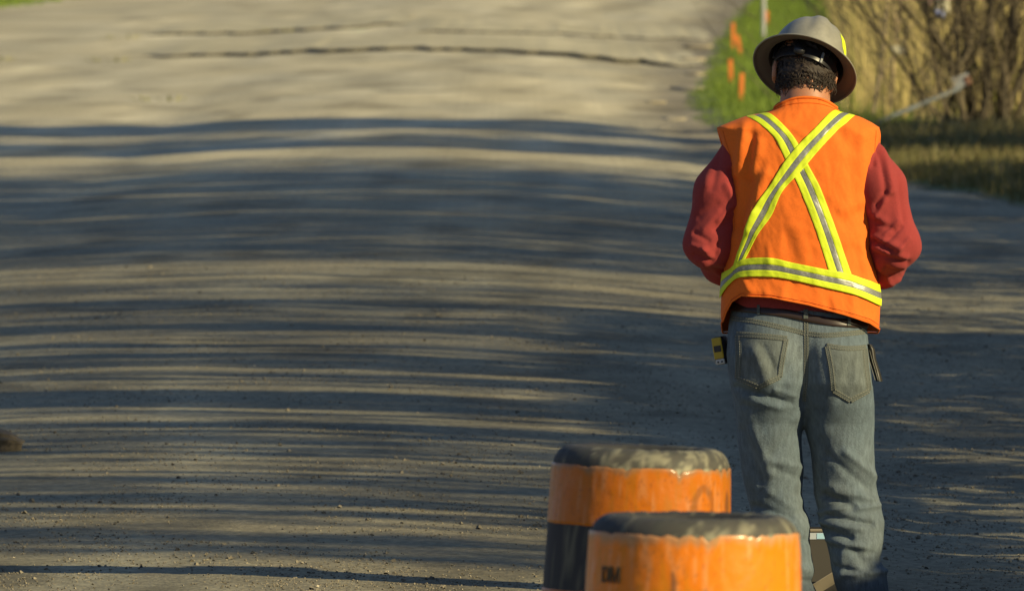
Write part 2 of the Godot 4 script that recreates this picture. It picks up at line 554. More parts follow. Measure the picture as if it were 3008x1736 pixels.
func build_shrubs() -> void:
	var t := thing("bare_shrub", "dark bare shrub of many stems right of the worker's head", "shrub", at_ground(3.92, 124.5))
	var stems := [[-0.26, 0.0, -0.52, 0.026], [-0.16, 0.1, -0.22, 0.03], [-0.08, -0.05, -0.10, 0.038], [0.0, 0.1, 0.02, 0.042], [0.07, 0.0, 0.10, 0.036], [0.15, 0.05, 0.30, 0.034], [0.22, -0.05, 0.55, 0.024], [-0.02, -0.1, -0.34, 0.024], [0.12, -0.1, 0.18, 0.032], [0.3, 0.0, 0.85, 0.018], [-0.3, 0.05, -0.8, 0.018]]
	for s in stems:
		var m := MB.new()
		branch(m, Vector3(s[0], -0.05, s[1]), Vector3(s[2], 1.0, rng.randfn() * 0.12).normalized(), 2.5, s[3], 2, 0.25)
		put("stem", m, M.bark, t)
	var tw := MB.new()
	for i in 36:
		branch(tw, Vector3(rng.randfn() * 0.25, -0.05, rng.randfn() * 0.2), Vector3(rng.randfn() * 0.3, 1.0, rng.randfn() * 0.3).normalized(), rng.randf_range(0.6, 1.5), 0.010, 1, 0.2)
	put("twigs", tw, M.bark, t).set_meta("kind", "stuff")
	var fine := MB.new()
	for i in 150:
		var p := Vector3(rng.randfn() * 0.75, rng.randf_range(0.0, 1.2), rng.randfn() * 0.4)
		branch(fine, p, Vector3(p.x * 0.5 + rng.randfn() * 0.5, 1.0, rng.randfn() * 0.3).normalized(), rng.randf_range(0.5, 1.1), 0.0055, 1, 0.15)
	put("fine_twigs", fine, M.dry_twig, t).set_meta("kind", "stuff")

	for q in [[3.02, 126.0, 0.016, 1.9, "pale thin sapling nearest the worker's helmet"], [3.22, 128.0, 0.02, 2.1, "pale thin sapling between the leaning post and the helmet"], [3.75, 140.0, 0.014, 1.8, "pale sapling in the dry grass left of the bare shrub"]]:
		var o := thing("bare_sapling", q[4], "sapling", at_ground(q[0], q[1]))
		var m := MB.new()
		branch(m, Vector3(0, -0.05, 0), Vector3(0.03, 1, 0), q[3], q[2], 1, 0.4)
		put("trunk", m, M.pale_bark, o)
	for q in [[4.75, 160.0, "far bare bush behind the dry grass, left one"], [5.9, 175.0, "far bare bush behind the dark shrub"], [6.6, 205.0, "farthest bare bush at the upper right"]]:
		var o := thing("bare_shrub", q[2], "shrub", at_ground(q[0], q[1]))
		var m := MB.new()
		for k in 9:
			branch(m, Vector3(rng.randfn() * 0.15, -0.05, rng.randfn() * 0.1), Vector3(rng.randfn() * 0.45, 1, rng.randfn() * 0.3).normalized(), 2.0, 0.013, 2, 0.2)
		put("stems", m, M.bark, o)


# the columnar trees and an added hedge that stand right of the road, outside the picture, and throw the long shadows
func build_trees() -> void:
	var rows := [[39.34,0.45,0.8],[39.78,0.4,0.92],[40.3,0.57,1.39],[41.81,0.39,0.92],[42.54,0.56,1.71],[43.23,0.78,0.92],[43.85,0.38,1.9],[44.87,0.33,0.69],[46.26,0.7,0.69],[46.96,0.58,1.39],[47.53,0.45,0.6],[48.19,0.64,2.12],[49.4,0.16,0.51],[50.59,1.58,2.3],[52.58,0.33,1.2],[52.99,0.43,1.39],[54.54,1.61,1.9],[55.69,0.58,0.69],[56.32,0.59,1.9],[57.43,0.2,0.8],[58.53,1.04,2.12],[60.19,2.11,0.97],[61.86,0.97,2.53],[64.1,0.35,1.05],[65.02,0.29,0.69],[65.89,0.29,1.05],[66.86,0.6,0.36],[69.02,2.01,1.2],[71.15,1.93,2.12],[72.47,0.44,1.39],[73.69,1.47,1.61],[76.18,3.14,2.12],[79.18,2.23,2.53],[81.41,2.23,2.53],[84.07,2.39,2.12],[86.78,2.55,2.81],[89.14,2.17,0.8],[91.3,2.17,0.8],[96.25,2.08,2.81],[98.33,2.08,2.81],[100.7,2.66,0.69],[103.22,2.4,3.51],[105.62,2.4,3.51]]
	for i in 10: rows.append([40.2 + 2.6 * i, 2.6, 0.5])
	for i in 9: rows.append([70.2 + 2.3 * i, 2.4, 0.75])
	for i in 20: rows.append([39.6 + 1.55 * i + rng.randf_range(-0.5, 0.5), rng.randf_range(0.10, 0.22), 1.3])
	var turn := deg_to_rad(SUN_TURN)
	var across := Vector2(cos(turn), sin(turn))      # (x, d), square to the sun
	var along := Vector2(sin(turn), -cos(turn))      # (x, d), towards the sun
	for r in rows:
		var x := rng.randf_range(17.5, 21.0)
		var d: float = (r[0] - across.x * x) / across.y
		var o := thing("columnar_tree", "slender columnar tree standing right of the road outside the picture", "tree", at_ground(x, d), "columnar trees right of the road")
		var w: float = r[1]
		var tall := rng.randf_range(15.0, 16.5)
		var tr := MB.new()
		tr.tube([Vector3(0, -0.1, 0), Vector3(0.01, 1.2, 0), Vector3(0, tall * 0.8, 0)], [0.09 + w * 0.03, 0.07 + w * 0.025, 0.02], 8)
		put("trunk", tr, M.bark, o)
		var a := 0.10 if w < 1.0 else 0.14
		var low := 3.0 if r[0] < 101.0 else 8.6
		var tau: float = r[2] * (1.6 if r[2] > 1.0 else 1.25)
		var count := int(tau * w * (tall - low) / (a * a * 0.52))
		var skirt := int(2.2 * w * 6.6 / (a * a * 0.52)) if r[0] > 84.0 and r[0] < 101.0 else 0
		var cr := MB.new()
		for i in count + skirt:
			var u := rng.randf_range(-0.5, 0.5) * w
			var b := rng.randf_range(-0.5, 0.5) * maxf(w, 0.5)
			var y := rng.randf_range(low, tall) if i < count else rng.randf_range(2.6, 9.2)
			if na.get_noise_2d(y * 0.42 + r[0] * 7.0, u * 2.5 + r[0]) > 0.34: continue
			u += 0.03 * sin(y * 0.9 + r[0])
			var c := Vector3(across.x * u + along.x * b, y, -(across.y * u + along.y * b))
			var e1 := Vector3(rng.randfn(), rng.randfn(), rng.randfn()).normalized()
			var e2 := e1.cross(Vector3(rng.randfn(), rng.randfn(), rng.randfn())).normalized()
			e1 *= a * 0.5; e2 *= a * 0.5
			var k := cr.add(c - e1 - e2)
			cr.add(c + e1 - e2 * 0.6); cr.add(c + e1 + e2); cr.add(c - e1 * 0.6 + e2)
			cr.quad(k, k + 1, k + 2, k + 3)
		put("crown", cr, M.needles, o)
	# added hedge on clear stems, shaped to lay the shade beside the worker
	var hx := 6.1
	var d0 := (37.3 - across.x * hx) / across.y
	var d1 := (61.6 - across.x * hx) / across.y
	var hedge := thing("shade_hedge", "added clipped hedge on clear stems, for the shade right of the worker, outside the picture", "hedge", Vector3(hx, verge_h(hx, d0), -d0))
	var hm := MB.new()
	for i in 17000:
		var t := rng.randf()
		var d := lerpf(d0, d1, t)
		var ragged := 0.10 * na.get_noise_2d(d * 2.5, 5.0) + 0.05 * na.get_noise_2d(d * 9.0, 15.0)
		var top := 2.93 + ragged + 0.16 * smooth(0.1, 0.9, t) - 0.36 * (1.0 - smooth(0.09, 0.18, t))
		var low := 2.50 + 0.12 * na.get_noise_2d(d * 4.0, 35.0) - 0.9 * smooth(0.66, 0.85, t)
		if na.get_noise_2d(d * 5.0, 65.0) > 0.27: low -= 0.7
		var c := Vector3(rng.randfn() * 0.16, rng.randf_range(low, top), -(d - d0))
		var e1 := Vector3(rng.randfn(), rng.randfn(), rng.randfn()).normalized()
		var e2 := e1.cross(Vector3(rng.randfn(), rng.randfn(), rng.randfn())).normalized() * 0.055
		e1 *= 0.055
		var k := hm.add(c - e1 - e2)
		hm.add(c + e1 - e2); hm.add(c + e1 + e2); hm.add(c - e1 + e2)
		hm.quad(k, k + 1, k + 2, k + 3)
	put("foliage", hm, M.needles, hedge)
	var n := int((d1 - d0) / 1.9)
	for i in n + 1:
		var s := MB.new()
		var z := -(d1 - d0) * i / n
		s.tube([Vector3(0, -0.2, z), Vector3(rng.randfn() * 0.03, 1.0, z), Vector3(rng.randfn() * 0.04, 2.6, z)], [0.05, 0.045, 0.03], 7)
		put("stem", s, M.bark, hedge)


# ------------------------------------------------------------------ small things
func rock(size: Vector3, seeds: int, flatten := 0.0) -> ArrayMesh:
	var n := FastNoiseLite.new()
	n.seed = seeds; n.frequency = 0.9
	var m := MB.new()
	m.sheet(12, 18, func(a: float, b: float):
		var th: float = a * PI; var ph: float = b * TAU
		var p := Vector3(sin(th) * cos(ph), cos(th), sin(th) * sin(ph))
		var q := Vector3(signf(p.x) * pow(absf(p.x), 0.6), signf(p.y) * pow(absf(p.y), 0.5), signf(p.z) * pow(absf(p.z), 0.6))
		var r := 1.0 + 0.32 * n.get_noise_3d(p.x * 2.0, p.y * 2.0, p.z * 2.0) + 0.12 * n.get_noise_3d(p.x * 6.0, p.y * 6.0, p.z * 6.0)
		return q * r * size * 0.5, false)
	return m.mesh()


func build_gravel() -> void:
	var shapes := [rock(Vector3(1.0, 0.75, 0.9), 5)]
	var m := MB.new()
	for i in 1:
		var p0 := [Vector3(-0.5, -0.3, 0.1), Vector3(0.4, -0.3, 0.4), Vector3(0.5, -0.25, -0.35), Vector3(-0.3, -0.3, -0.45), Vector3(-0.35, 0.3, 0.2), Vector3(0.3, 0.38, 0.2), Vector3(0.25, 0.3, -0.25), Vector3(-0.25, 0.36, -0.2)]
		for f in [[4, 5, 6], [4, 6, 7], [0, 1, 5], [0, 5, 4], [1, 2, 6], [1, 6, 5], [2, 3, 7], [2, 7, 6], [3, 0, 4], [3, 4, 7]]:
			m.tri_out(p0[f[0]], p0[f[1]], p0[f[2]], Vector3.ZERO)
	var spots := []
	for i in 90000:
		var d := 44.0 + 40.0 * pow(rng.randf(), 1.6)
		var x := rng.randf_range(-0.036, 0.036) * d * 1.25
		var dens := 0.35 + 0.9 * nb.get_noise_2d(x * 1.2 + 7.0, d * 0.35) + 0.25 * smooth(0.9, 1.4, x)
		if rng.randf() > dens: continue
		var s := 0.0042 + 0.0050 * pow(rng.randf(), 2.0) + (0.012 * rng.randf() if rng.randf() < 0.035 else 0.0) + (0.02 * rng.randf() if rng.randf() < 0.003 else 0.0)
		spots.append(Transform3D(Basis.from_euler(Vector3(rng.randf(), rng.randf() * TAU, rng.randf())).scaled(Vector3.ONE * s), Vector3(x, road_h(x, d) + s * 0.12, -d)))
	scatter("gravel", "loose gravel and pebbles strewn over the near road", "gravel", m.mesh(), M.pebble, spots)

	# the broken lump at the left edge
	var o := thing("concrete_lump", "broken brown lump of concrete at the left edge of the road", "rubble", at_ground(-1.985, 56.3))
	var lump := put("lump", rock(Vector3(0.22, 0.10, 0.3), 21), M.lump, o)
	lump.position = Vector3(0.02, 0.03, 0)
	lump.rotation = Vector3(0.1, 0.3, -0.16)
	var crust := put("crust", rock(Vector3(0.17, 0.045, 0.26), 33), M.lump, o)
	crust.position = Vector3(0.0, 0.07, 0.0)
	crust.rotation = Vector3(0.1, 0.5, -0.2)

	# broken surfacing along the verge
	var list := [[2.06, 171.0, 0.30], [2.3, 184.0, 0.26], [1.98, 160.0, 0.2], [1.80, 149.5, 0.34], [1.35, 141.0, 0.16], [1.42, 131.5, 0.2]]
	var where := ["beside the dark crack's right end", "highest on the verge edge", "small one under the crack's right end", "widest, at the verge edge left of the orange stakes", "lone one out on the sunlit road", "nearest the shadow's edge"]
	for i in list.size():
		var q: Array = list[i]
		var s: float = q[2]
		var c := put("surfacing_chunk", rock(Vector3(s, s * 0.22, s * 1.3), 50 + i), M.chunk)
		c.position = at_ground(q[0], q[1], s * 0.06)
		c.rotation.y = i * 1.3
		tag(c, "broken asphalt chunk " + where[i], "rubble", "broken chunks along the verge")
	# a bent dark strip standing in for the tip of the shadow
	var sc := MB.new()
	sc.sheet(10, 4, func(a: float, b: float):
		var ang: float = -0.5 + a * 1.6
		return Vector3(0.35 * a - 0.1, 0.10 * sin(ang * 1.6) + 0.07 * (1.0 - a), (b - 0.5) * 0.16 - a * 0.5), false)
	var scrap := put("shadow_tip", sc, M.shadow_dark)
	scrap.position = at_ground(1.30, 127.0, 0.02)
	tag(scrap, "dark curled strip standing in for the tip of the shadow", "scrap")


func build_stakes() -> void:
	var list := [[2.64, 178.5, 0.33, 0.0, "upper left orange stake, the tallest pair's rear one"], [2.60, 169.4, 0.25, 0.2, "orange stake tilted to the left, below the upper one"], [2.17, 148.0, 0.27, 0.03, "duller orange stake left of the lowest one"], [2.12, 138.4, 0.27, -0.03, "lowest orange stake, nearest on the grass"], [3.36, 197.0, 0.24, 0.0, "far orange stake beside the thin grey post"]]
	for q in list:
		var o := thing("survey_stake", "%s" % q[4], "stake", at_ground(q[0], q[1]), "orange survey stakes on the verge")
		var m := MB.new()
		m.box(Transform3D(Basis(), Vector3(0, q[2] * 0.5, 0)), Vector3(0.044, q[2] * 1.08, 0.02), 0.003)
		put("painted_lath", m, M.stake, o)
		var w := MB.new()
		w.box(Transform3D(Basis(), Vector3(0, -0.05, 0)), Vector3(0.05, 0.09, 0.018), 0.002)
		put("bare_foot", w, M.pale_bark, o)
		o.rotation.z = q[3]
	var p := thing("marker_post", "thin pale grey post standing behind the worker's helmet", "post", at_ground(3.08, 183.0))
	var m := MB.new()
	m.tube([Vector3(0, -0.1, 0), Vector3(0, 1.5, 0)], [0.026, 0.024], 10)
	put("pole", m, M.steel, p)
	var cpm := MB.new()
	cpm.tube([Vector3(0, 1.5, 0), Vector3(0, 1.54, 0)], [0.032, 0.032], 10)
	put("cap", cpm, M.steel, p)
	# leaning post with a small plate
	var lp := thing("leaning_signpost", "bluish-grey post leaning over with a small plate at its end", "signpost", at_ground(2.85, 124.0))
	var a := Vector3(0.0, 0.0, 0.0)
	var b := Vector3(0.88, 0.36, -0.1)
	var dir := (b - a).normalized()
	var side := dir.cross(Vector3(0, 0, 1)).normalized()
	var bs := Basis(dir, -side, dir.cross(-side).normalized())
	var rail := MB.new()
	rail.box(Transform3D(bs, (a + b) * 0.5), Vector3((b - a).length(), 0.034, 0.02), 0.004)
	put("post", rail, M.blue_steel, lp)
	var pl := MB.new()
	pl.box(Transform3D(bs, b + dir * 0.02 - side * 0.05), Vector3(0.15, 0.10, 0.012), 0.003)
	put("plate", pl, M.grey_plate, lp)
	var rs := MB.new()
	rs.box(Transform3D(bs, b + dir * 0.075 - side * 0.035 + Vector3(0, 0, 0.012)), Vector3(0.05, 0.07, 0.012), 0.003)
	put("rusty_corner", rs, M.rust, lp).set_meta("label", "rusty brown corner")
	# litter caught in the bank
	var li := thing("litter_bag", "pale crumpled bag with a blue patch caught in the dry grass", "litter", at_ground(3.62, 126.5, 0.92))
	var bag := put("bag", rock(Vector3(0.13, 0.15, 0.08), 71), M.paper, li)
	bag.position = Vector3(0.02, 0.03, 0)
	var patch := put("blue_patch", rock(Vector3(0.08, 0.07, 0.06), 72), M.blue, li)
	patch.position = Vector3(0.0, -0.04, 0.05)
	var pink := put("pink_patch", rock(Vector3(0.05, 0.04, 0.04), 73), M.pink, li)
	pink.position = Vector3(-0.09, 0.06, 0.03)
	var wp := put("paper_scrap", rock(Vector3(0.14, 0.07, 0.06), 74), M.paper)
	wp.position = at_ground(3.26, 126.0, 0.60)
	wp.rotation.z = -0.2
	tag(wp, "white paper scrap hanging in the dry grass below the bag", "litter")


# ------------------------------------------------------------------ drums
func build_drum(label: String, x: float, d: float, r_top: float, tall: float, tilt: float, turn: float, bands: Array, seeds: int, dusty: float, film := 1.0) -> Node3D:
	var base := road_h(x, d)
	var o := thing("traffic_drum", label, "traffic drum", Vector3(x, base, -d), "orange and black traffic drums")
	o.rotation = Vector3(0, 0, tilt)
	var n := FastNoiseLite.new()
	n.seed = seeds; n.frequency = 1.0
	n.fractal_octaves = 4
	var grow := 0.044
	var rad := func(y: float) -> float: return r_top + (tall - y) * grow
	# shell: profile from the foot up, round the shoulder and down into the hollow top
	var prof := [[rad.call(0.0) + 0.05, 0.0], [rad.call(0.0) + 0.055, 0.03], [rad.call(0.06) + 0.045, 0.06], [rad.call(0.07), 0.07]]
	for k in 14: prof.append([rad.call(0.07 + k * (tall - 0.14) / 14.0), 0.07 + k * (tall - 0.14) / 14.0 + 0.01])
	for k in 9:
		var a := PI * 0.5 * k / 8.0
		prof.append([r_top - 0.042 + 0.042 * cos(a), tall - 0.046 + 0.046 * sin(a)])
	prof.append([r_top - 0.052, tall - 0.002]); prof.append([r_top - 0.062, tall - 0.010]); prof.append([r_top - 0.070, tall - 0.03])
	prof.append([r_top - 0.078, tall - 0.10]); prof.append([0.03, tall - 0.105]); prof.append([0.001, tall - 0.105])
	var m := MB.new()
	var cols := 120
	for i in prof.size():
		for k in cols + 1:
			var a := TAU * k / cols
			var y: float = prof[i][1]
			var r: float = prof[i][0]
			var nn := n.get_noise_3d(cos(a) * 4.6, y * 16.0, sin(a) * 4.6)
			var n2 := n.get_noise_3d(cos(a) * 19.0 + 7.0, y * 60.0, sin(a) * 19.0)
			r += 0.0025 * nn * smooth(tall - 0.3, tall - 0.03, y)
			var rim := smooth(tall - 0.10, tall - 0.05, y)
			var side := smooth(-0.75, 0.5, cos(a - 0.9))
			var dust := smooth(0.08, 0.55, nn * 1.2 + n2 * 0.8 + 0.42 * side + dusty - 0.42) * (0.25 + 0.75 * rim)
			var col := Color(0.026, 0.027, 0.028).lerp(Color(0.075, 0.072, 0.055), side * rim * 0.7)
			col = col.lerp(Color(0.43, 0.40, 0.26), dust * (0.35 + 0.5 * smooth(tall - 0.02, tall - 0.06, y)))
			col = col.lerp(Color(0.03, 0.03, 0.03), 0.6 * smooth(0.1, 0.5, n2))
			if i > prof.size() - 6: col = Color(0.02, 0.02, 0.02)
			col.a = 1.0
			m.add(Vector3(sin(a) * r, y + 0.003 * n2 * rim, cos(a) * r), col)
	for i in prof.size() - 1:
		for k in cols:
			var a := i * (cols + 1) + k
			m.quad(a, a + cols + 1, a + cols + 2, a + 1)
	put("shell", m, M.drum_black, o)
	for bd in bands:
		var y0: float = bd[0]; var y1: float = bd[1]
		var b := MB.new()
		var rows := 40
		for i in rows + 1:
			for k in 241:
				var a := TAU * k / 240.0
				var t := float(i) / rows
				var nn := n.get_noise_3d(cos(a) * 5.0 + 3.0, y1 * 9.0, sin(a) * 5.0)
				var n3 := n.get_noise_3d(cos(a) * 3.3, 2.0, sin(a) * 3.3) + 0.25 * n.get_noise_3d(cos(a) * 30.0, 2.0, sin(a) * 30.0)
				var top := y1 - (0.010 * maxf(0.0, nn) + 0.030 * maxf(0.0, n3 - 0.10) * smooth(-0.4, 0.6, sin(a) + 0.3)) * (1.0 if bd[2] else 0.15)
				var y := lerpf(y0, top, t)
				var r: float = rad.call(y) + 0.0022 + 0.0016 * n.get_noise_3d(cos(a) * 3.0, y * 10.0, sin(a) * 3.0)
				if i == 0 or i == rows: r -= 0.0019
				var streak := n.get_noise_3d(cos(a) * 9.0 + 20.0, y * 6.0, sin(a) * 9.0)
				var spot := n.get_noise_3d(cos(a) * 26.0, y * 48.0 + 5.0, sin(a) * 26.0)
				var col := Color(0.78, 0.205, 0.004).lerp(Color(0.80, 0.31, 0.09), smooth(0.0, 0.5, streak) * 0.8)
				col = col.lerp(Color(0.62, 0.22, 0.008), smooth(0.05, 0.5, -streak) * 0.7)
				col = col.lerp(Color(0.06, 0.045, 0.03), smooth(0.25, 0.5, spot + 0.25 * streak) * 0.28)
				for s in bd[3]:
					var da := wrapf(a - s[0], -PI, PI) * r
					var q := Vector2(da / s[2], (y - s[1]) / s[3])
					q.x += 0.35 * nn
					if s[4] == 0: col = col.lerp(Color(0.07, 0.055, 0.04), (1.0 - smooth(0.6, 1.0, q.length())) * 0.6)
					else: col = col.lerp(Color(0.09, 0.06, 0.03), (1.0 - smooth(0.1, 0.28, absf(q.length() - 0.85))) * 0.42)
				col = col.lerp(Color(0.30, 0.26, 0.16), smooth(0.86, 1.0, t + 0.10 * n3) * 0.6 * (1.0 if bd[2] else 0.3))
				col *= film
				col.a = 1.0
				b.add(Vector3(sin(a) * r, y, cos(a) * r), col)
		for i in rows:
			for k in 240:
				var a := i * 241 + k
				b.quad(a, a + 241, a + 242, a + 1)
		put("orange_band", b, M.orange_film, o)
	o.rotation = Vector3(0, turn, 0)
	o.basis = Basis(Vector3(0, 0, 1), tilt) * Basis(Vector3.UP, turn)
	return o


func build_drums() -> void:
	# marks are [angle, height, half width, half height, 0 filled smear or 1 ring]
	build_drum("rear orange and black traffic drum with a chipped dusty rim", 0.272, 34.8, 0.2045, 0.853, -0.036, 0.0, [[0.672, 0.812, true, [[0.78, 0.725, 0.035, 0.05, 1], [1.25, 0.72, 0.02, 0.05, 0]]], [0.395, 0.52, false, []], [0.12, 0.25, false, []]], 11, 0.18, 0.60)
	var o := build_drum("front orange and black traffic drum nearest the camera, lettered at its left", 0.366, 30.9, 0.2145, 0.868, -0.013, 0.0, [[0.665, 0.836, true, [[-0.20, 0.725, 0.008, 0.045, 0], [-0.32, 0.70, 0.012, 0.02, 0], [-0.05, 0.70, 0.012, 0.024, 0], [0.10, 0.705, 0.018, 0.018, 1], [0.2, 0.70, 0.008, 0.02, 0]]], [0.39, 0.52, false, []], [0.12, 0.25, false, []]], 29, 0.02)
	# black stencil letters on the shaded left of its upper band
	var f := SystemFont.new()
	f.font_names = PackedStringArray(["Droid Sans"])
	f.font_weight = 700
	var k := 0
	for ch in ["D", "M"]:
		var tm := TextMesh.new()
		tm.text = ch
		tm.font = f
		tm.font_size = 16
		tm.pixel_size = 0.0028
		tm.depth = 0.001
		var a := -0.95 + 0.135 * k
		var letter := put("letter", tm, M.ink, o)
		var r := 0.2145 + (0.868 - 0.735) * 0.044 + 0.0045
		letter.position = Vector3(sin(a) * r, 0.748, cos(a) * r)
		letter.rotation = Vector3(-0.04, a, 0)
		k += 1


# ------------------------------------------------------------------ the worker
var vest_rows := [[228, 1912, 2060, 0.076, -0.09, 0.0], [236, 1911, 2062, 0.080, -0.09, 0.0], [252, 1903, 2068, 0.090, -0.09, 0.0], [263, 1888, 2078, 0.099, -0.09, 0.0], [273, 1866, 2094, 0.106, -0.09, 0.0], [286, 1832, 2122, 0.113, -0.08, 0.0], [300, 1796, 2150, 0.121, -0.09, 0.0], [312, 1768, 2168, 0.127, -0.095, 0.0], [330, 1774, 2169, 0.134, -0.10, 0.0], [380, 1790, 2165, 0.148, -0.115, 0.0], [420, 1799, 2158, 0.154, -0.12, 0.0], [470, 1799, 2150, 0.158, -0.125, 0.0], [550, 1797, 2149, 0.158, -0.13, 0.0], [620, 1790, 2152, 0.154, -0.135, 0.0], [690, 1781, 2165, 0.152, -0.14, 0.0], [720, 1778, 2171, 0.153, -0.14, 0.0], [760, 1777, 2169, 0.158, -0.14, 0.0], [800, 1783, 2166, 0.158, -0.14, 0.0], [830, 1790, 2158, 0.155, -0.14, 0.0]]
# folds in the back: from, to, half width, height (mm)
var vest_folds := [[1836, 300, 1816, 425, 11, 9], [1852, 330, 1838, 440, 11, -8], [1872, 345, 1850, 430, 12, 6], [1884, 425, 1842, 560, 15, 11], [1846, 440, 1816, 560, 15, -13], [1858, 520, 1806, 650, 13, 9], [1826, 560, 1800, 650, 12, -8], [2120, 330, 2142, 520, 16, 5], [2095, 360, 2110, 520, 14, -3], [1990, 290, 1930, 330, 12, -3], [2030, 300, 2080, 330, 14, -3], [2000, 470, 2110, 560, 18, -3], [1900, 640, 2000, 600, 16, 3], [1850, 715, 1835, 690, 10, 5], [2100, 720, 2110, 790, 12, 4], [2040, 735, 2045, 780, 10, -3], [1930, 700, 1925, 740, 10, 3], [2150, 480, 2070, 515, 12, 4], [2148, 500, 2080, 550, 12, -4], [2145, 545, 2085, 600, 13, 3], [2120, 600, 2140, 690, 12, 4], [2105, 610, 2120, 690, 11, -3], [1960, 560, 1985, 640, 13, 3], [1935, 570, 1950, 640, 12, -3], [1900, 640, 1890, 600, 10, 3], [1940, 300, 1985, 330, 10, 3], [2080, 300, 2125, 335, 11, 4], [2060, 320, 2110, 370, 12, -3], [1890, 720, 1960, 735, 8, 3], [2060, 760, 2150, 785, 8, 3]]


func folds(list: Array, x: float, y: float) -> float:
	var s := 0.0
	for q in list:
		var ax: float = q[2] - q[0]; var ay: float = q[3] - q[1]
		var wx: float = x - q[0]; var wy: float = y - q[1]
		var t: float = clampf((wx * ax + wy * ay) / (ax * ax + ay * ay), 0.0, 1.0)
		var dx := wx - ax * t; var dy := wy - ay * t
		var e: float = (dx * dx + dy * dy) / (q[4] * q[4])
		if e < 6.0: s += q[5] * 0.001 * exp(-e)
	return s


func hem_y(x: float, back: bool) -> float:
	if not back: return 822.0
	return look([[1770, 806], [1782, 790], [1790, 768], [1803, 740], [1826, 724], [1900, 728], [1990, 746], [2080, 771], [2140, 792], [2170, 812]], x, 1)


func person_at(x: float, y: float, z: float) -> Vector3:
	return Vector3((x - 1975.0) * PX, (1500.0 - y) * PX, z)


# the vest at an angle round the body (0 = middle of the back) and a height row
func vest_point(th: float, row: float, out := 0.0) -> Vector3:
	var x0 := look(vest_rows, row, 1); var x1 := look(vest_rows, row, 2)
	var s := sin(th); var c := cos(th)
	var xm := (x0 + x1) * 0.5; var hw := (x1 - x0) * 0.5
	var x := xm + hw * signf(s) * pow(absf(s), 0.82)
	var y := row
	if row < 290.0: y += 27.0 * (1.0 - smooth(232.0, 290.0, row)) * s * s
	if row > 640.0:
		var hb := hem_y(x, true)
		var h: float = lerpf(822.0, hb, smooth(-0.25, 0.05, c))
		y = 640.0 + (row - 640.0) / 140.0 * (h - 640.0)
	var b := look(vest_rows, row, 3) if c >= 0.0 else -look(vest_rows, row, 4)
	var z := b * signf(c) * pow(absf(c), 0.72)
	var lift := out
	if c > 0.0:
		var k := smooth(0.0, 0.35, c)
		lift += k * (folds(vest_folds, x, y) + 0.0032 * nb.get_noise_2d(x * 0.022, y * 0.012) + 0.0004 * nc.get_noise_2d(x * 0.16, y * 0.12))
	var nrm := Vector3(s * 0.6, 0, c).normalized()
	# the collar leans forward with the neck
	var fwd := -0.012 * (1.0 - smooth(228.0, 330.0, y))
	return person_at(x, y, z + fwd) + nrm * lift


# the vest's back at a place of the outline
func vest_at(x: float, y: float, out: float) -> Vector3:
	var row := y
	if y > 640.0: row = 640.0 + (y - 640.0) * 140.0 / (hem_y(x, true) - 640.0)
	var x0 := look(vest_rows, row, 1); var x1 := look(vest_rows, row, 2)
	var t := clampf((x - (x0 + x1) * 0.5) / ((x1 - x0) * 0.5), -0.999, 0.999)
	var th := asin(signf(t) * pow(absf(t), 1.0 / 0.82))
	return vest_point(th, row, out)


func strip(la: Array, lb: Array, f0: float, f1: float, out: float, mb: MB) -> void:
	# between two outlines of [y-ordered points], the share f0..f1 across
	var n := 90
	var across := 4
	var pa := resample(la, n); var pb := resample(lb, n)
	var first := mb.v.size()
	for i in n + 1:
		for k in across + 3:
			var kk := clampi(k - 1, 0, across)
			var t := lerpf(f0, f1, float(kk) / across)
			var p: Vector2 = pa[i].lerp(pb[i], t)
			var o := out if k > 0 and k < across + 2 else out - 0.0022
			mb.add(vest_at(p.x, p.y, o))
	for i in n:
		for k in across + 2:
			var a := first + i * (across + 3) + k
			mb.quad(a, a + 1, a + across + 4, a + across + 3)


func resample(l: Array, n: int) -> Array:
	var c := Curve2D.new()
	for i in l.size():
		var p := Vector2(l[i][0], l[i][1])
		var a := Vector2(l[maxi(i - 1, 0)][0], l[maxi(i - 1, 0)][1])
		var b := Vector2(l[mini(i + 1, l.size() - 1)][0], l[mini(i + 1, l.size() - 1)][1])
		var t := (b - a) / 6.0
		c.add_point(p, -t, t)
	var r := []
	for i in n + 1: r.append(c.sample_baked(c.get_baked_length() * i / n, true))
	return r


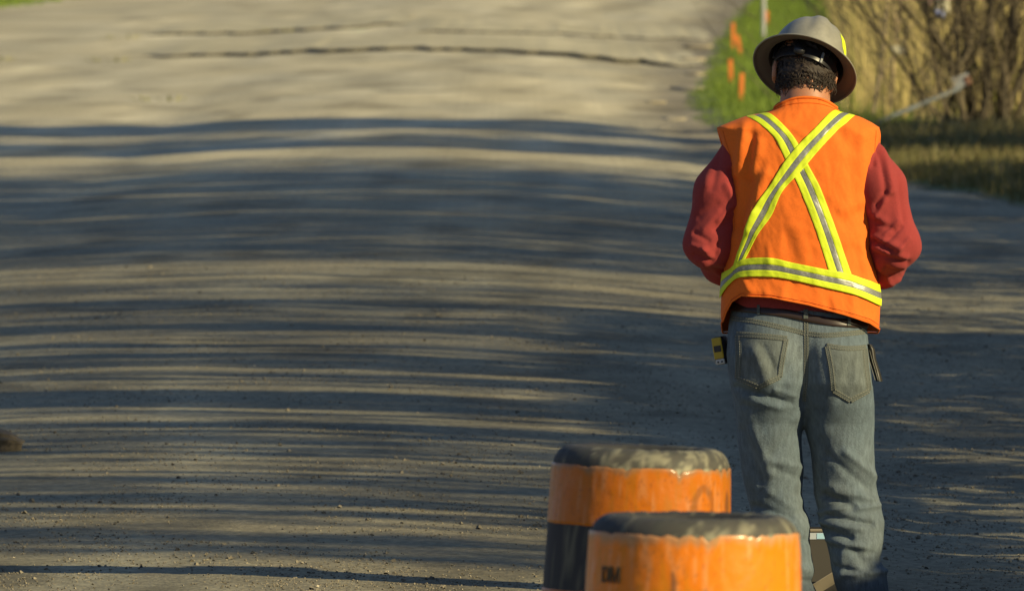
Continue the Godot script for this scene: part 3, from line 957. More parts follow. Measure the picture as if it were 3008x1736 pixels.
func build_vest(who: Node3D) -> void:
	var m := MB.new()
	var cols := 260
	var rows := []
	var y := 236.0
	while y <= 780.0:
		rows.append(y); y += 4.0 if y < 330.0 else 6.0
	for r in rows:
		for k in cols + 1:
			var th := -PI + TAU * k / cols
			var p := vest_point(th, r)
			# the middle of the front stays open at the neck
			m.add(p, Color.WHITE, Vector2(float(k) / cols, r * 0.001))
	for i in rows.size() - 1:
		for k in cols:
			var th := -PI + TAU * (k + 0.5) / cols
			var row: float = rows[i]
			var s := absf(th)
			# armholes, and the open front edge
			if row > 318.0 and row < 560.0 and absf(s - PI * 0.56) < 0.20 * sqrt(maxf(0.0, 1.0 - pow((row - 439.0) / 121.0, 2.0))) + 0.001: continue
			if row < 420.0 and s > PI - 0.22 * (1.0 - smooth(236.0, 420.0, row)): continue
			var a := i * (cols + 1) + k
			m.quad(a, a + 1, a + cols + 2, a + cols + 1)
	var vest := put("vest", m, M.vest, who)
	vest.set_meta("label", "orange high-visibility vest with a reflective cross on its back")
	# rolled edges: hem, collar and armholes
	var hem := MB.new()
	var pts := []; var rad := []
	for k in 181:
		pts.append(vest_point(-PI + TAU * k / 180.0, 779.0, 0.001)); rad.append(0.0028)
	hem.tube(pts, rad, 6, false)
	put("hem", hem, M.vest, vest)
	var col := MB.new()
	for j in 2:
		pts = []; rad = []
		for k in 101:
			pts.append(vest_point(-2.6 + 5.2 * k / 100.0, 237.0 + j * 13.0, 0.0015)); rad.append(0.0042 if j == 0 else 0.0016)
		col.tube(pts, rad, 6, false)
	put("collar", col, M.vest, vest)
	for s in [-1.0, 1.0]:
		var e := MB.new()
		pts = []; rad = []
		for k in 61:
			var row := 312.0 + (560.0 - 312.0) * k / 60.0
			var th: float = s * (PI * 0.56 - 0.20 * sqrt(maxf(0.0, 1.0 - pow((row - 439.0) / 121.0, 2.0))))
			pts.append(vest_point(th, row, 0.0015)); rad.append(0.0034)
		e.tube(pts, rad, 6, false)
		put("armhole_edge", e, M.vest, vest)
		# line of stitches beside the edge
		var st := MB.new()
		pts = []; rad = []
		for k in 61:
			var row := 318.0 + (600.0 - 318.0) * k / 60.0
			pts.append(vest_point(s * (PI * 0.5 - 0.36), row, 0.0008)); rad.append(0.0011)
		st.tube(pts, rad, 5, false)
		put("stitching", st, M.vest_dark, vest)
	var sh := MB.new()
	pts = []; rad = []
	for k in 121:
		pts.append(vest_point(-1.5 + 3.0 * k / 120.0, 770.0, 0.0006)); rad.append(0.0010)
	sh.tube(pts, rad, 5, false)
	put("stitching", sh, M.vest_dark, vest)
	# reflective tapes: two crossing straps and a waist band, each lime - silver - lime
	var one_l := [[2058, 258], [2014, 305], [1967, 352], [1932, 395], [1901, 446], [1866, 501], [1842, 560], [1811, 650]]
	var one_r := [[2108, 276], [2061, 319], [2018, 364], [1975, 415], [1928, 466], [1901, 525], [1866, 576], [1834, 640]]
	var two_l := [[1834, 280], [1870, 299], [1909, 337], [1936, 391], [1960, 439], [1983, 493], [2010, 564], [2042, 664]]
	var two_r := [[1884, 263], [1920, 294], [1952, 329], [1972, 362], [1991, 403], [2018, 454], [2046, 525], [2073, 603], [2098, 676]]
	var top := [[1777, 684], [1785, 670], [1807, 654], [1834, 634], [1897, 630], [1952, 642], [2030, 658], [2097, 672], [2168, 700]]
	var bot := [[1777, 733], [1781, 726], [1799, 697], [1826, 679], [1897, 677], [1952, 685], [2030, 703], [2108, 723], [2168, 751]]
	for q in [["strap", two_l, two_r, 0.0022], ["strap", one_l, one_r, 0.0046], ["waist_tape", top, bot, 0.0062]]:
		var a := MB.new()
		strip(q[1], q[2], 0.0, 0.36, q[3], a)
		strip(q[1], q[2], 0.66, 1.0, q[3], a)
		put(q[0] + "_lime", a, M.lime, vest)
		var b := MB.new()
		strip(q[1], q[2], 0.352, 0.668, q[3] - 0.0006, b)
		put(q[0] + "_silver", b, M.silver, vest)


# jeans: [y, left x0, left x1, right x0, right x1, depth radius, centre z, smoothing]
var leg_rows := [[735, 1806, 2075, 1890, 2140, 0.105, 0.0, 0.05], [800, 1796, 2035, 1928, 2137, 0.122, 0.012, 0.045], [870, 1791, 2008, 1962, 2144, 0.137, 0.02, 0.035], [940, 1799, 1999, 1971, 2152, 0.137, 0.02, 0.028], [1000, 1810, 1991, 1978, 2157, 0.120, 0.008, 0.02], [1041, 1817, 1984, 1981, 2157, 0.108, 0.0, 0.012], [1070, 1819, 1977, 1988, 2156, 0.104, 0.0, 0.008], [1108, 1823, 1978, 1999, 2156, 0.100, -0.002, 0.006], [1161, 1830, 1981, 2006, 2158, 0.094, -0.006, 0.006], [1216, 1841, 1977, 2009, 2164, 0.088, -0.01, 0.006], [1254, 1850, 1984, 2018, 2174, 0.087, -0.008, 0.006], [1284, 1856, 1998, 2020, 2181, 0.087, 0.0, 0.006], [1334, 1862, 1996, 2037, 2178, 0.084, 0.01, 0.006], [1378, 1866, 2003, 2046, 2168, 0.080, 0.016, 0.006], [1404, 1870, 2008, 2052, 2186, 0.080, 0.02, 0.006], [1433, 1876, 2002, 2058, 2190, 0.080, 0.022, 0.006], [1456, 1880, 2014, 2066, 2192, 0.081, 0.024, 0.006], [1484, 1880, 2016, 2066, 2194, 0.083, 0.026, 0.006]]
var jean_folds := [[1815, 950, 1868, 966, 8, -7], [1868, 968, 1925, 988, 9, -9], [1838, 978, 1925, 998, 11, 7], [1940, 900, 1925, 960, 13, -7], [1910, 955, 1955, 970, 7, 7], [1900, 972, 1950, 990, 6, -6], [1862, 860, 1890, 930, 14, 9], [1880, 850, 1905, 900, 10, -7], [2095, 900, 2075, 970, 16, -6], [2100, 890, 2120, 950, 14, 6], [1990, 960, 2030, 1060, 14, 5], [2010, 1010, 2040, 1150, 15, -4],
	[1985, 1000, 1960, 1030, 10, 6], [1960, 1060, 1900, 1120, 14, -4], [1840, 1010, 1900, 1160, 13, 6], [1830, 1060, 1880, 1200, 13, -7], [1900, 1130, 1985, 1150, 9, 5], [1900, 1150, 1985, 1180, 9, -4], [1880, 1200, 1960, 1250, 10, 5], [1860, 1245, 1950, 1270, 9, -6], [1930, 1215, 1985, 1235, 9, 4],
	[2085, 1110, 2160, 1175, 10, 7], [2040, 1120, 2140, 1200, 11, -6], [2045, 1195, 2130, 1215, 10, 5], [2030, 1218, 2105, 1245, 9, -9], [2060, 1210, 2150, 1228, 8, 5], [2020, 1262, 2110, 1240, 7, 6], [2110, 1250, 2165, 1244, 7, 6], [2040, 1266, 2150, 1288, 7, -9], [2025, 1286, 2120, 1300, 8, 6], [2025, 1300, 2095, 1322, 8, -9], [2040, 1328, 2130, 1345, 8, 6], [2050, 1345, 2150, 1360, 7, -4], [2110, 1360, 2150, 1400, 11, -5], [2080, 1350, 2070, 1420, 10, 5], [2060, 1392, 2130, 1410, 7, -6], [2080, 1412, 2188, 1404, 8, 7], [1900, 1300, 1985, 1330, 10, -5], [1900, 1380, 1990, 1400, 9, 5], [1900, 1415, 2000, 1430, 8, -6]]


func jean_field(x: float, y: float, z: float, c: Array) -> float:
	# c: the row's [lx, lrx, rx, rrx, rz, cz, k], metres
	var q: float = (z - c[5]) / c[4]
	var a: float = (x - c[0]) / c[1]
	var b: float = (x - c[2]) / c[3]
	var d0: float = (sqrt(a * a + q * q) - 1.0) * minf(c[1], c[4])
	var d1: float = (sqrt(b * b + q * q) - 1.0) * minf(c[3], c[4])
	var k: float = c[6]
	var h := maxf(k - absf(d0 - d1), 0.0)
	return minf(d0, d1) - h * h * 0.25 / k


func jean_row(ypx: float) -> Array:
	var x0 := (look(leg_rows, ypx, 1) - 1975.0) * PX; var x1 := (look(leg_rows, ypx, 2) - 1975.0) * PX
	var x2 := (look(leg_rows, ypx, 3) - 1975.0) * PX; var x3 := (look(leg_rows, ypx, 4) - 1975.0) * PX
	return [(x0 + x1) * 0.5, (x1 - x0) * 0.5, (x2 + x3) * 0.5, (x3 - x2) * 0.5, look(leg_rows, ypx, 5), look(leg_rows, ypx, 6), look(leg_rows, ypx, 7)]


func jean_lift(p: Vector3, n: Vector3) -> float:
	var x := p.x / PX + 1975.0; var y := 1500.0 - p.y / PX
	var k := smooth(-0.1, 0.35, n.z)
	var low := smooth(900.0, 1200.0, y)
	return (0.9 + 0.45 * smooth(1000.0, 1200.0, y)) * k * folds(jean_folds, x, y) + (0.0012 + 0.0022 * low) * na.get_noise_3d(p.x * 9.0, p.y * 7.0, p.z * 9.0) + 0.0005 * nc.get_noise_3d(p.x * 30.0, p.y * 22.0, p.z * 30.0)


# the back of the jeans at a place of the outline
func jean_at(x: float, y: float, out: float) -> Vector3:
	var c := jean_row(y)
	var xx := (x - 1975.0) * PX; var yy := (1500.0 - y) * PX
	var lo := c[5] as float; var hi := 0.26
	for i in 22:
		var mid := (lo + hi) * 0.5
		if jean_field(xx, yy, mid, c) < 0.0: lo = mid
		else: hi = mid
	var p := Vector3(xx, yy, lo)
	var n := Vector3(0, 0, 1)
	var e := 0.004
	var gx := jean_field(xx + e, yy, lo, c) - jean_field(xx - e, yy, lo, c)
	var gz := jean_field(xx, yy, lo + e, c) - jean_field(xx, yy, lo - e, c)
	n = Vector3(gx, 0, gz).normalized()
	return p + n * (jean_lift(p, n) + out)


func waist_y(x: float) -> float:
	return 742.0 + 0.125 * (x - 1807.0)


func build_jeans(who: Node3D) -> void:
	var cell := 0.005
	var o := Vector3(-0.245, 0.012, -0.165)
	var nx := 107; var ny := 190; var nz := 70
	var f := big(nx, ny, nz)
	for y in ny:
		var yy := o.y + y * cell
		var ypx := 1500.0 - yy / PX
		var c := jean_row(ypx)
		for z in nz:
			var zz := o.z + z * cell
			var i := (z * ny + y) * nx
			for x in nx:
				var xx := o.x + x * cell
				var d := jean_field(xx, yy, zz, c)
				var lid := (waist_y(xx / PX + 1975.0) - 6.0 - ypx) * PX
				if lid > -0.03: d = maxf(d, lid)
				if yy < 0.035: d = maxf(d, 0.03 - yy)
				f[i + x] = d
	var m := MB.new()
	nets(f, nx, ny, nz, o, cell, m)
	# outward direction of the plain shape, then the folds
	var plain := m.mesh().surface_get_arrays(0)
	var nn: PackedVector3Array = plain[Mesh.ARRAY_NORMAL]
	for i in m.v.size():
		var p := m.v[i]
		m.v[i] = p + nn[i] * jean_lift(p, nn[i])
		var x := p.x / PX + 1975.0; var y := 1500.0 - p.y / PX
		# wear: paler seat, thighs and creases; the shadow over the ankles is painted in
		var w := 1.0 + 0.25 * nb.get_noise_3d(p.x * 6.0, p.y * 4.0, p.z * 6.0)
		var seat := exp(-pow((x - 1965.0) / 75.0, 2.0) - pow((y - 850.0) / 70.0, 2.0)) + exp(-pow((x - 2085.0) / 45.0, 2.0) - pow((y - 910.0) / 45.0, 2.0))
		w += 0.30 * seat
		var col := Color(0.142, 0.193, 0.235) * w
		col = col.lerp(Color(0.27, 0.28, 0.24), clampf(0.34 * seat + 0.22 * smooth(980.0, 1150.0, y) * (0.6 + nb.get_noise_3d(p.x * 5.0, p.y * 3.0, 4.0)), 0.0, 0.6))
		col = col.lerp(Color(0.045, 0.06, 0.085), 0.55 * smooth(1405.0, 1440.0, y + 8.0 * nb.get_noise_2d(x * 0.05, 3.0)))
		col.a = 1.0
		m.c[i] = col
	var jeans := put("jeans", m, M.denim, who)
	jeans.set_meta("label", "faded grey-blue denim jeans")
	# seams: double rows of stitching over a slightly raised felled seam
	var seams := [[[1805, 781], [1860, 788], [1930, 803], [1984, 817]], [[1986, 817], [2030, 821], [2080, 818], [2131, 814]], [[1985, 782], [1986, 860], [1985, 930], [1982, 985]]]
	for s in seams: ribbon(jeans, s, 14.0, 0.0012, "seam", true)
	ribbon(jeans, [[1816, 819], [1880, 823], [1938, 829]], 15.0, 0.0036, "pocket_edge", true)
	ribbon(jeans, [[2036, 846], [2085, 853], [2133, 852]], 13.0, 0.0036, "pocket_edge", true)
	for pk in [[[1815, 817], [1941, 826], [1925, 927], [1868, 954], [1815, 932]], [[2033, 843], [2134, 851], [2143, 962], [2095, 988], [2050, 962]]]:
		pocket(jeans, pk)
	# belt loops
	for l in [[1868, 738, 770, 7.0], [1985, 757, 780, 11.0], [2092, 767, 798, 8.0]]:
		var lp := MB.new()
		lp.sheet(10, 3, func(a: float, b: float):
			var yy: float = lerpf(l[1], l[2], a)
			var q := jean_at(l[0] + (b - 0.5) * l[3], yy, 0.0)
			return q + Vector3(0, 0, 0.0085 + 0.002 * sin(a * PI)), false)
		put("belt_loop", lp, M.stitch_denim, jeans)
	# belt
	var bl := MB.new()
	var nseg := 120
	for k in nseg + 1:
		var th := TAU * k / nseg
		for j in 6:
			var px := 1973.0 + 170.0 * sin(th)
			var yb: float = waist_y(px) + [2.0, 2.0, 7.0, 15.0, 22.0, 22.0][j]
			var c := jean_row(yb)
			var dirx := sin(th); var dirz := cos(th)
			var lo := 0.0; var hi := 0.3
			var ox := -0.003
			for it in 16:
				var mid := (lo + hi) * 0.5
				if jean_field(ox + dirx * mid, 0.0, c[5] + dirz * mid, c) < 0.0: lo = mid
				else: hi = mid
			var rr: float = lo + [0.0, 0.0045, 0.0062, 0.0062, 0.0045, 0.0][j]
			bl.add(Vector3(ox + dirx * rr, (1500.0 - yb) * PX, c[5] + dirz * rr))
	for k in nseg:
		for j in 5:
			var a := k * 6 + j
			bl.quad(a, a + 6, a + 7, a + 1)
	var belt := put("belt", bl, M.leather, who)
	belt.set_meta("label", "dark brown leather belt")


func ribbon(parent: Node3D, line: Array, wide: float, out: float, called: String, stitched: bool) -> void:
	var pts := resample(line, 48)
	var m := MB.new()
	var st := MB.new()
	for i in 49:
		var t: Vector2 = (pts[mini(i + 1, 48)] - pts[maxi(i - 1, 0)]).normalized()
		var n := Vector2(-t.y, t.x)
		var prof := [-0.5, -0.42, 0.42, 0.5]
		for k in 4:
			var p: Vector2 = pts[i] + n * wide * prof[k]
			m.add(jean_at(p.x, p.y, out if k == 1 or k == 2 else -0.001))
	for i in 48:
		for k in 3:
			var a := i * 4 + k
			m.quad(a, a + 1, a + 5, a + 4)
	var rib := put(called, m, M.stitch_denim, parent)
	if not stitched: return
	var long := 0.0
	for i in 48: long += pts[i].distance_to(pts[i + 1])
	var count := int(long / 6.0)
	for i in count:
		var u := (i + 0.5) / count * 48.0
		var p: Vector2 = pts[int(u)].lerp(pts[mini(int(u) + 1, 48)], u - int(u))
		var t: Vector2 = (pts[mini(int(u) + 1, 48)] - pts[int(u)]).normalized()
		var n := Vector2(-t.y, t.x)
		for s in [-0.27, 0.27]:
			var a := jean_at(p.x + n.x * wide * s - t.x * 2.0, p.y + n.y * wide * s - t.y * 2.0, out + 0.0006)
			var b := jean_at(p.x + n.x * wide * s + t.x * 2.0, p.y + n.y * wide * s + t.y * 2.0, out + 0.0006)
			st.tube([a, (a + b) * 0.5 + Vector3(0, 0, 0.0005), b], [0.0006, 0.001, 0.0006], 4, false)
	put("stitches", st, M.thread, rib if parent.get_parent() == self else parent).set_meta("kind", "stuff")


func pocket(jeans: Node3D, o: Array) -> void:
	# a patch of denim laid on the seat; fills the five-cornered outline
	var m := MB.new()
	var a := Vector2(o[0][0], o[0][1]); var b := Vector2(o[1][0], o[1][1])
	var c := Vector2(o[2][0], o[2][1]); var d := Vector2(o[3][0], o[3][1]); var e := Vector2(o[4][0], o[4][1])
	m.sheet(22, 22, func(v: float, u: float):
		var top := a.lerp(b, u)
		var bot := e.lerp(d, minf(u * 2.0, 1.0)) if u < 0.5 else d.lerp(c, u * 2.0 - 1.0)
		var p := top.lerp(bot, v)
		var rim := minf(minf(u, 1.0 - u), minf(v, 1.0 - v))
		return jean_at(p.x, p.y, 0.0026 * smooth(0.0, 0.04, rim) - 0.0008), false)
	var pk := put("pocket", m, M.pocket_denim, jeans)
	for s in [[o[1], o[2]], [o[2], o[3]], [o[3], o[4]], [o[0], o[4]]]:
		var mid := [(s[0][0] + s[1][0]) * 0.5, (s[0][1] + s[1][1]) * 0.5]
		var ctr := Vector2((a + c).x * 0.5, (a + c).y * 0.5)
		var inw := []
		for q in [s[0], mid, s[1]]:
			var v := Vector2(q[0], q[1])
			v += (ctr - v).normalized() * 6.0
			inw.append([v.x, v.y])
		ribbon(pk, inw, 15.0, 0.0042, "pocket_seam", true)


func build_shirt(who: Node3D) -> void:
	var cell := 0.0048
	var o := Vector3(-0.40, 0.86, -0.36)
	var nx := 162; var ny := 128; var nz := 110
	var f := big(nx, ny, nz)
	var torso := [[270, 1905, 2072, 0.07, -0.03], [300, 1850, 2110, 0.10, -0.02], [330, 1820, 2125, 0.105, 0.0], [420, 1822, 2135, 0.118, 0.012], [560, 1820, 2130, 0.12, 0.012], [700, 1812, 2130, 0.115, 0.01], [760, 1808, 2136, 0.115, 0.008], [800, 1820, 2125, 0.09, 0.0]]
	for y in ny:
		var yy := o.y + y * cell
		var ypx := 1500.0 - yy / PX
		if ypx < 262.0 or ypx > 792.0: continue
		var x0 := (look(torso, ypx, 1) - 1975.0) * PX; var x1 := (look(torso, ypx, 2) - 1975.0) * PX
		var rz := look(torso, ypx, 3); var cz := look(torso, ypx, 4)
		var cx := (x0 + x1) * 0.5; var rx := (x1 - x0) * 0.5
		for z in nz:
			var q := (o.z + z * cell - cz) / rz
			var i := (z * ny + y) * nx
			for x in nx:
				var p := (o.x + x * cell - cx) / rx
				f[i + x] = (sqrt(sqrt(p * p * p * p + q * q * q * q + 1.2 * p * p * q * q)) - 1.0) * rz
	var P := func(x: float, y: float, z: float) -> Vector3: return person_at(x, y, z)
	var arms := [
		[P.call(1838, 354, 0.005), P.call(1773, 470, 0.018), 0.058, 0.071], [P.call(1773, 470, 0.018), P.call(1749, 596, 0.02), 0.071, 0.072],
		[P.call(1749, 596, 0.02), P.call(1785, 648, -0.09), 0.072, 0.062], [P.call(1785, 648, -0.09), P.call(1880, 705, -0.25), 0.062, 0.046],
		[P.call(2116, 354, 0.02), P.call(2172, 460, 0.045), 0.058, 0.072], [P.call(2172, 460, 0.045), P.call(2205, 600, 0.05), 0.072, 0.070],
		[P.call(2205, 600, 0.05), P.call(2178, 655, -0.06), 0.070, 0.062], [P.call(2178, 655, -0.06), P.call(2090, 708, -0.25), 0.062, 0.046],
		[P.call(2232, 590, 0.07), P.call(2240, 605, 0.06), 0.034, 0.03], [P.call(1722, 590, 0.045), P.call(1718, 600, 0.04), 0.03, 0.03]]
	bones(f, nx, ny, nz, o, cell, arms, 0.03)
	var m := MB.new()
	nets(f, nx, ny, nz, o, cell, m)
	var nn: PackedVector3Array = m.mesh().surface_get_arrays(0)[Mesh.ARRAY_NORMAL]
	var creases := [[1800, 420, 1826, 470, 9, -8], [1790, 455, 1812, 500, 9, 7], [1756, 640, 1770, 600, 9, -6], [1735, 610, 1760, 640, 8, 7], [1765, 560, 1800, 540, 10, -5], [1720, 640, 1780, 650, 8, 4], [1745, 660, 1795, 668, 7, -5],
		[2160, 545, 2200, 560, 8, -5], [2155, 580, 2215, 606, 9, 9], [2155, 590, 2205, 620, 7, -10], [2158, 604, 2230, 632, 9, 8], [2160, 625, 2235, 640, 8, -6], [2165, 655, 2225, 655, 9, 5], [2150, 520, 2180, 545, 10, 6], [2165, 340, 2150, 400, 9, -7], [2200, 480, 2190, 560, 14, -3], [2172, 680, 2215, 672, 8, -4],
		[2178, 360, 2200, 470, 8, 5], [2166, 370, 2184, 480, 7, -5], [2212, 420, 2226, 540, 8, -4], [2190, 470, 2160, 530, 6, 5], [2158, 500, 2178, 470, 6, -5], [2215, 540, 2180, 575, 6, 4], [2220, 556, 2182, 596, 6, -5], [2240, 585, 2205, 620, 6, 5], [2160, 640, 2200, 700, 6, 4], [2185, 655, 2232, 668, 6, -5], [2170, 700, 2220, 690, 6, 5],
		[1760, 360, 1742, 450, 10, 2], [1775, 365, 1755, 460, 9, -3], [1740, 440, 1712, 520, 11, 2], [1766, 500, 1722, 530, 9, -3], [1770, 520, 1735, 560, 8, 3], [1712, 570, 1745, 590, 6, -4], [1705, 600, 1740, 612, 6, 5], [1712, 625, 1760, 640, 6, -5], [1735, 650, 1780, 676, 6, 5], [1800, 505, 1770, 540, 6, 5]]
	for i in m.v.size():
		var p := m.v[i]
		var x := p.x / PX + 1975.0; var y := 1500.0 - p.y / PX
		m.v[i] = p + nn[i] * (1.25 * folds(creases, x, y) * smooth(-0.1, 0.4, nn[i].z) + 0.0016 * na.get_noise_3d(p.x * 11.0, p.y * 8.0, p.z * 11.0) + 0.0005 * nc.get_noise_3d(p.x * 30.0, p.y * 24.0, p.z * 30.0))
	var s := put("sweatshirt", m, M.sweat, who)
	s.set_meta("label", "dark red sweatshirt with long sleeves")


func hand_bones(wrist: Vector3, dir: Vector3, across: Vector3, palm_n: Vector3) -> Array:
	var l := []
	var knuckle := wrist + dir * 0.085
	for k in 4:
		var a := (k - 1.5) * 0.0205
		l.append([wrist + across * a * 0.6, knuckle + across * a, 0.015, 0.0115])
		var L: float = [0.078, 0.088, 0.082, 0.064][k]
		var p := knuckle + across * a
		var d1 := (dir * 0.85 + palm_n * 0.5).normalized()
		var q := p + d1 * L * 0.5
		var d2 := (dir * 0.3 + palm_n * 0.95).normalized()
		var r := q + d2 * L * 0.3
		var d3 := (dir * -0.25 + palm_n).normalized()
		l.append([p, q, 0.0098, 0.009]); l.append([q, r, 0.009, 0.0083]); l.append([r, r + d3 * L * 0.22, 0.0083, 0.0072])
	var th := wrist + dir * 0.03 - across * 0.032
	var t1 := th + (dir * 0.6 - across * 0.6 + palm_n * 0.5).normalized() * 0.042
	l.append([wrist, th, 0.017, 0.014]); l.append([th, t1, 0.0135, 0.0105]); l.append([t1, t1 + (dir * 0.8 + palm_n * 0.6).normalized() * 0.032, 0.0105, 0.0085])
	return l


func build_body(who: Node3D) -> void:
	var m := MB.new()
	var P := func(x: float, y: float, z: float) -> Vector3: return person_at(x, y, z)
	var cell := 0.014
	var o := Vector3(-0.38, 0.0, -0.34)
	var nx := 54; var ny := 112; var nz := 38
	var f := big(nx, ny, nz)
	var sk := [
		[P.call(1975, 800, 0.0), P.call(1975, 640, 0.01), 0.085, 0.09], [P.call(1975, 640, 0.01), P.call(1975, 400, 0.01), 0.09, 0.085], [P.call(1900, 400, 0.005), P.call(2050, 400, 0.005), 0.075, 0.075],
		[P.call(1850, 350, 0.015), P.call(2105, 350, 0.015), 0.05, 0.05], [P.call(1984, 330, 0.0), P.call(1987, 225, -0.045), 0.078, 0.074],
		[P.call(1836, 352, 0.0), P.call(1752, 590, -0.02), 0.05, 0.045], [P.call(1752, 596, -0.02), P.call(1880, 705, -0.25), 0.042, 0.03],
		[P.call(2118, 350, 0.02), P.call(2202, 594, 0.05), 0.05, 0.045], [P.call(2202, 600, 0.05), P.call(2090, 708, -0.25), 0.042, 0.03],
		[P.call(1905, 830, 0.0), P.call(1905, 1160, -0.005), 0.075, 0.055], [P.call(1905, 1160, -0.005), P.call(1935, 1440, 0.02), 0.055, 0.04],
		[P.call(2045, 830, 0.0), P.call(2082, 1160, -0.005), 0.075, 0.055], [P.call(2082, 1160, -0.005), P.call(2125, 1440, 0.02), 0.055, 0.04]]
	bones(f, nx, ny, nz, o, cell, sk, 0.03)
	nets(f, nx, ny, nz, o, cell, m)
	# head: bowed forward and rolled a little to the right
	var tilt := Basis(Vector3(0, 0, 1), deg_to_rad(-10)) * Basis(Vector3(1, 0, 0), deg_to_rad(-30))
	var hc: Vector3 = P.call(1987, 168, -0.075)
	cell = 0.0045
	nx = 52; ny = 66; nz = 66
	o = hc - Vector3(nx, ny, nz) * cell * 0.5
	f = big(nx, ny, nz)
	var H := func(x: float, y: float, z: float) -> Vector3: return hc + tilt * Vector3(x, y, z)
	var hb := [
		[H.call(0, 0.03, 0.02), H.call(0, 0.025, -0.035), 0.080, 0.074], [H.call(0, -0.03, 0.015), H.call(0, -0.05, -0.05), 0.068, 0.05], [H.call(0, -0.09, -0.065), H.call(0, -0.088, -0.075), 0.030, 0.026],
		[H.call(-0.03, -0.06, -0.03), H.call(-0.01, -0.092, -0.065), 0.035, 0.024], [H.call(0.03, -0.06, -0.03), H.call(0.01, -0.092, -0.065), 0.035, 0.024],
		[H.call(0, 0.015, -0.105), H.call(0, -0.022, -0.125), 0.010, 0.015], [H.call(-0.02, 0.022, -0.098), H.call(0.02, 0.022, -0.098), 0.014, 0.014], [H.call(-0.018, -0.055, -0.104), H.call(0.018, -0.055, -0.104), 0.010, 0.010],
		[H.call(0.0, -0.03, 0.03), P.call(1985, 262, -0.015), 0.064, 0.078]]
	bones(f, nx, ny, nz, o, cell, hb, 0.022)
	for s in [-1.0, 1.0]:
		var eb := []
		# ear: a thin curled rim, lobe and bowl
		var rim := []
		for k in 9:
			var a := -2.0 + 4.1 * k / 8.0
			rim.append(H.call(s * (0.083 + 0.010 * (1.0 - absf(a) / 3.0)), -0.032 + 0.029 * sin(a) , 0.012 + 0.019 * cos(a)))
		for k in 8: eb.append([rim[k], rim[k + 1], 0.0062, 0.0062])
		eb.append([H.call(s * 0.080, -0.03, 0.0), H.call(s * 0.083, -0.03, 0.016), 0.009, 0.009])
		eb.append([H.call(s * 0.080, -0.064, 0.004), H.call(s * 0.082, -0.058, 0.008), 0.0085, 0.008])
		bones(f, nx, ny, nz, o, cell, eb, 0.007)
	nets(f, nx, ny, nz, o, cell, m)
	# hands held together in front
	for s in [[1880, 705, 1.0], [2090, 708, -1.0]]:
		var wr: Vector3 = P.call(s[0], s[1], -0.25)
		var dir := Vector3(s[2] * 0.35, -0.15, -0.92).normalized()
		var across := Vector3(0, -1, 0.15).normalized()
		var palm := Vector3(s[2], 0, 0)
		palm = (palm - dir * palm.dot(dir)).normalized()
		var list := hand_bones(wr + dir * 0.02, dir, across, palm)
		list.append([wr - dir * 0.04, wr + dir * 0.03, 0.028, 0.022])
		cell = 0.0045
		nx = 52; ny = 44; nz = 62
		o = wr + dir * 0.09 - Vector3(nx, ny, nz) * cell * 0.5
		f = big(nx, ny, nz)
		bones(f, nx, ny, nz, o, cell, list, 0.006)
		nets(f, nx, ny, nz, o, cell, m)
	var body := put("body", m, M.skin, who)
	# hair: a cap over the back of the head and loose curls at the nape
	var hm := MB.new()
	hm.sheet(40, 60, func(a: float, b: float):
		var th: float = lerpf(0.15, 1.92, a)
		var ph: float = lerpf(-2.3, 2.3, b)
		var dirv := Vector3(sin(th) * sin(ph), cos(th), sin(th) * cos(ph))
		var r := Vector3(0.089, 0.108, 0.112)
		var p := Vector3(dirv.x * r.x, 0.012 + dirv.y * r.y, dirv.z * r.z - 0.004)
		var w := 0.010 * nb.get_noise_3d(dirv.x * 9.0, dirv.y * 9.0, dirv.z * 9.0) + 0.006 * nc.get_noise_3d(dirv.x * 30.0, dirv.y * 30.0, dirv.z * 30.0)
		var edge := 1.0 - 0.16 * smooth(0.86, 1.0, a + 0.07 * nc.get_noise_2d(ph * 9.0, 2.0))
		return hc + tilt * ((p + dirv * w) * edge), false)
	# the nape
	hm.sheet(24, 60, func(a: float, b: float):
		var ph: float = lerpf(-1.75, 1.75, b)
		var rag := 0.026 * exp(-pow((ph + 0.12) / 0.30, 2.0)) - 0.006 * exp(-pow((ph - 0.6) / 0.25, 2.0)) + 0.010 * nb.get_noise_2d(ph * 3.0, 8.0) + 0.012 * nc.get_noise_2d(ph * 14.0, 4.0)
		var y: float = lerpf(0.034, -0.050 - 0.010 * absf(sin(ph)) + rag, a)
		var thick: float = 0.002 + 0.012 * (1.0 - smooth(0.75, 1.0, a)) * smooth(0.1, 0.5, a) + 0.005 * nb.get_noise_2d(ph * 7.0, y * 90.0) + 0.004 * nc.get_noise_2d(ph * 22.0, y * 300.0)
		var rr: float = 0.074 + thick
		return hc + Vector3(sin(ph) * rr + 0.001, y, 0.030 + cos(ph) * rr), false)
	var hair := put("hair", hm, M.hair, who)
	var cu := MB.new()
	for i in 420:
		var ph := rng.randf_range(-1.9, 1.9)
		var th := rng.randf_range(1.6, 1.98)
		var dirv := Vector3(sin(th) * sin(ph), cos(th), sin(th) * cos(ph))
		var p := Vector3(dirv.x * 0.091, 0.012 + dirv.y * 0.108, dirv.z * 0.113 - 0.004)
		if i % 3 > 0:
			var pn := rng.randf_range(-1.6, 1.6)
			dirv = Vector3(sin(pn), 0, cos(pn))
			p = tilt.inverse() * (Vector3(0, rng.randf_range(-0.056 + 0.024 * exp(-pow((pn + 0.12) / 0.30, 2.0)), -0.008), 0.030) + dirv * 0.085)
			dirv = tilt.inverse() * dirv
		var down := Vector3(rng.randfn() * 0.35 + 0.1, -1, 0.15)
		down = (down - dirv * down.dot(dirv)).normalized()
		var sidev := dirv.cross(down)
		var pts := []; var rad := []
		var curl := rng.randf_range(-1, 1) * 2.4
		var L := rng.randf_range(0.016, 0.042)
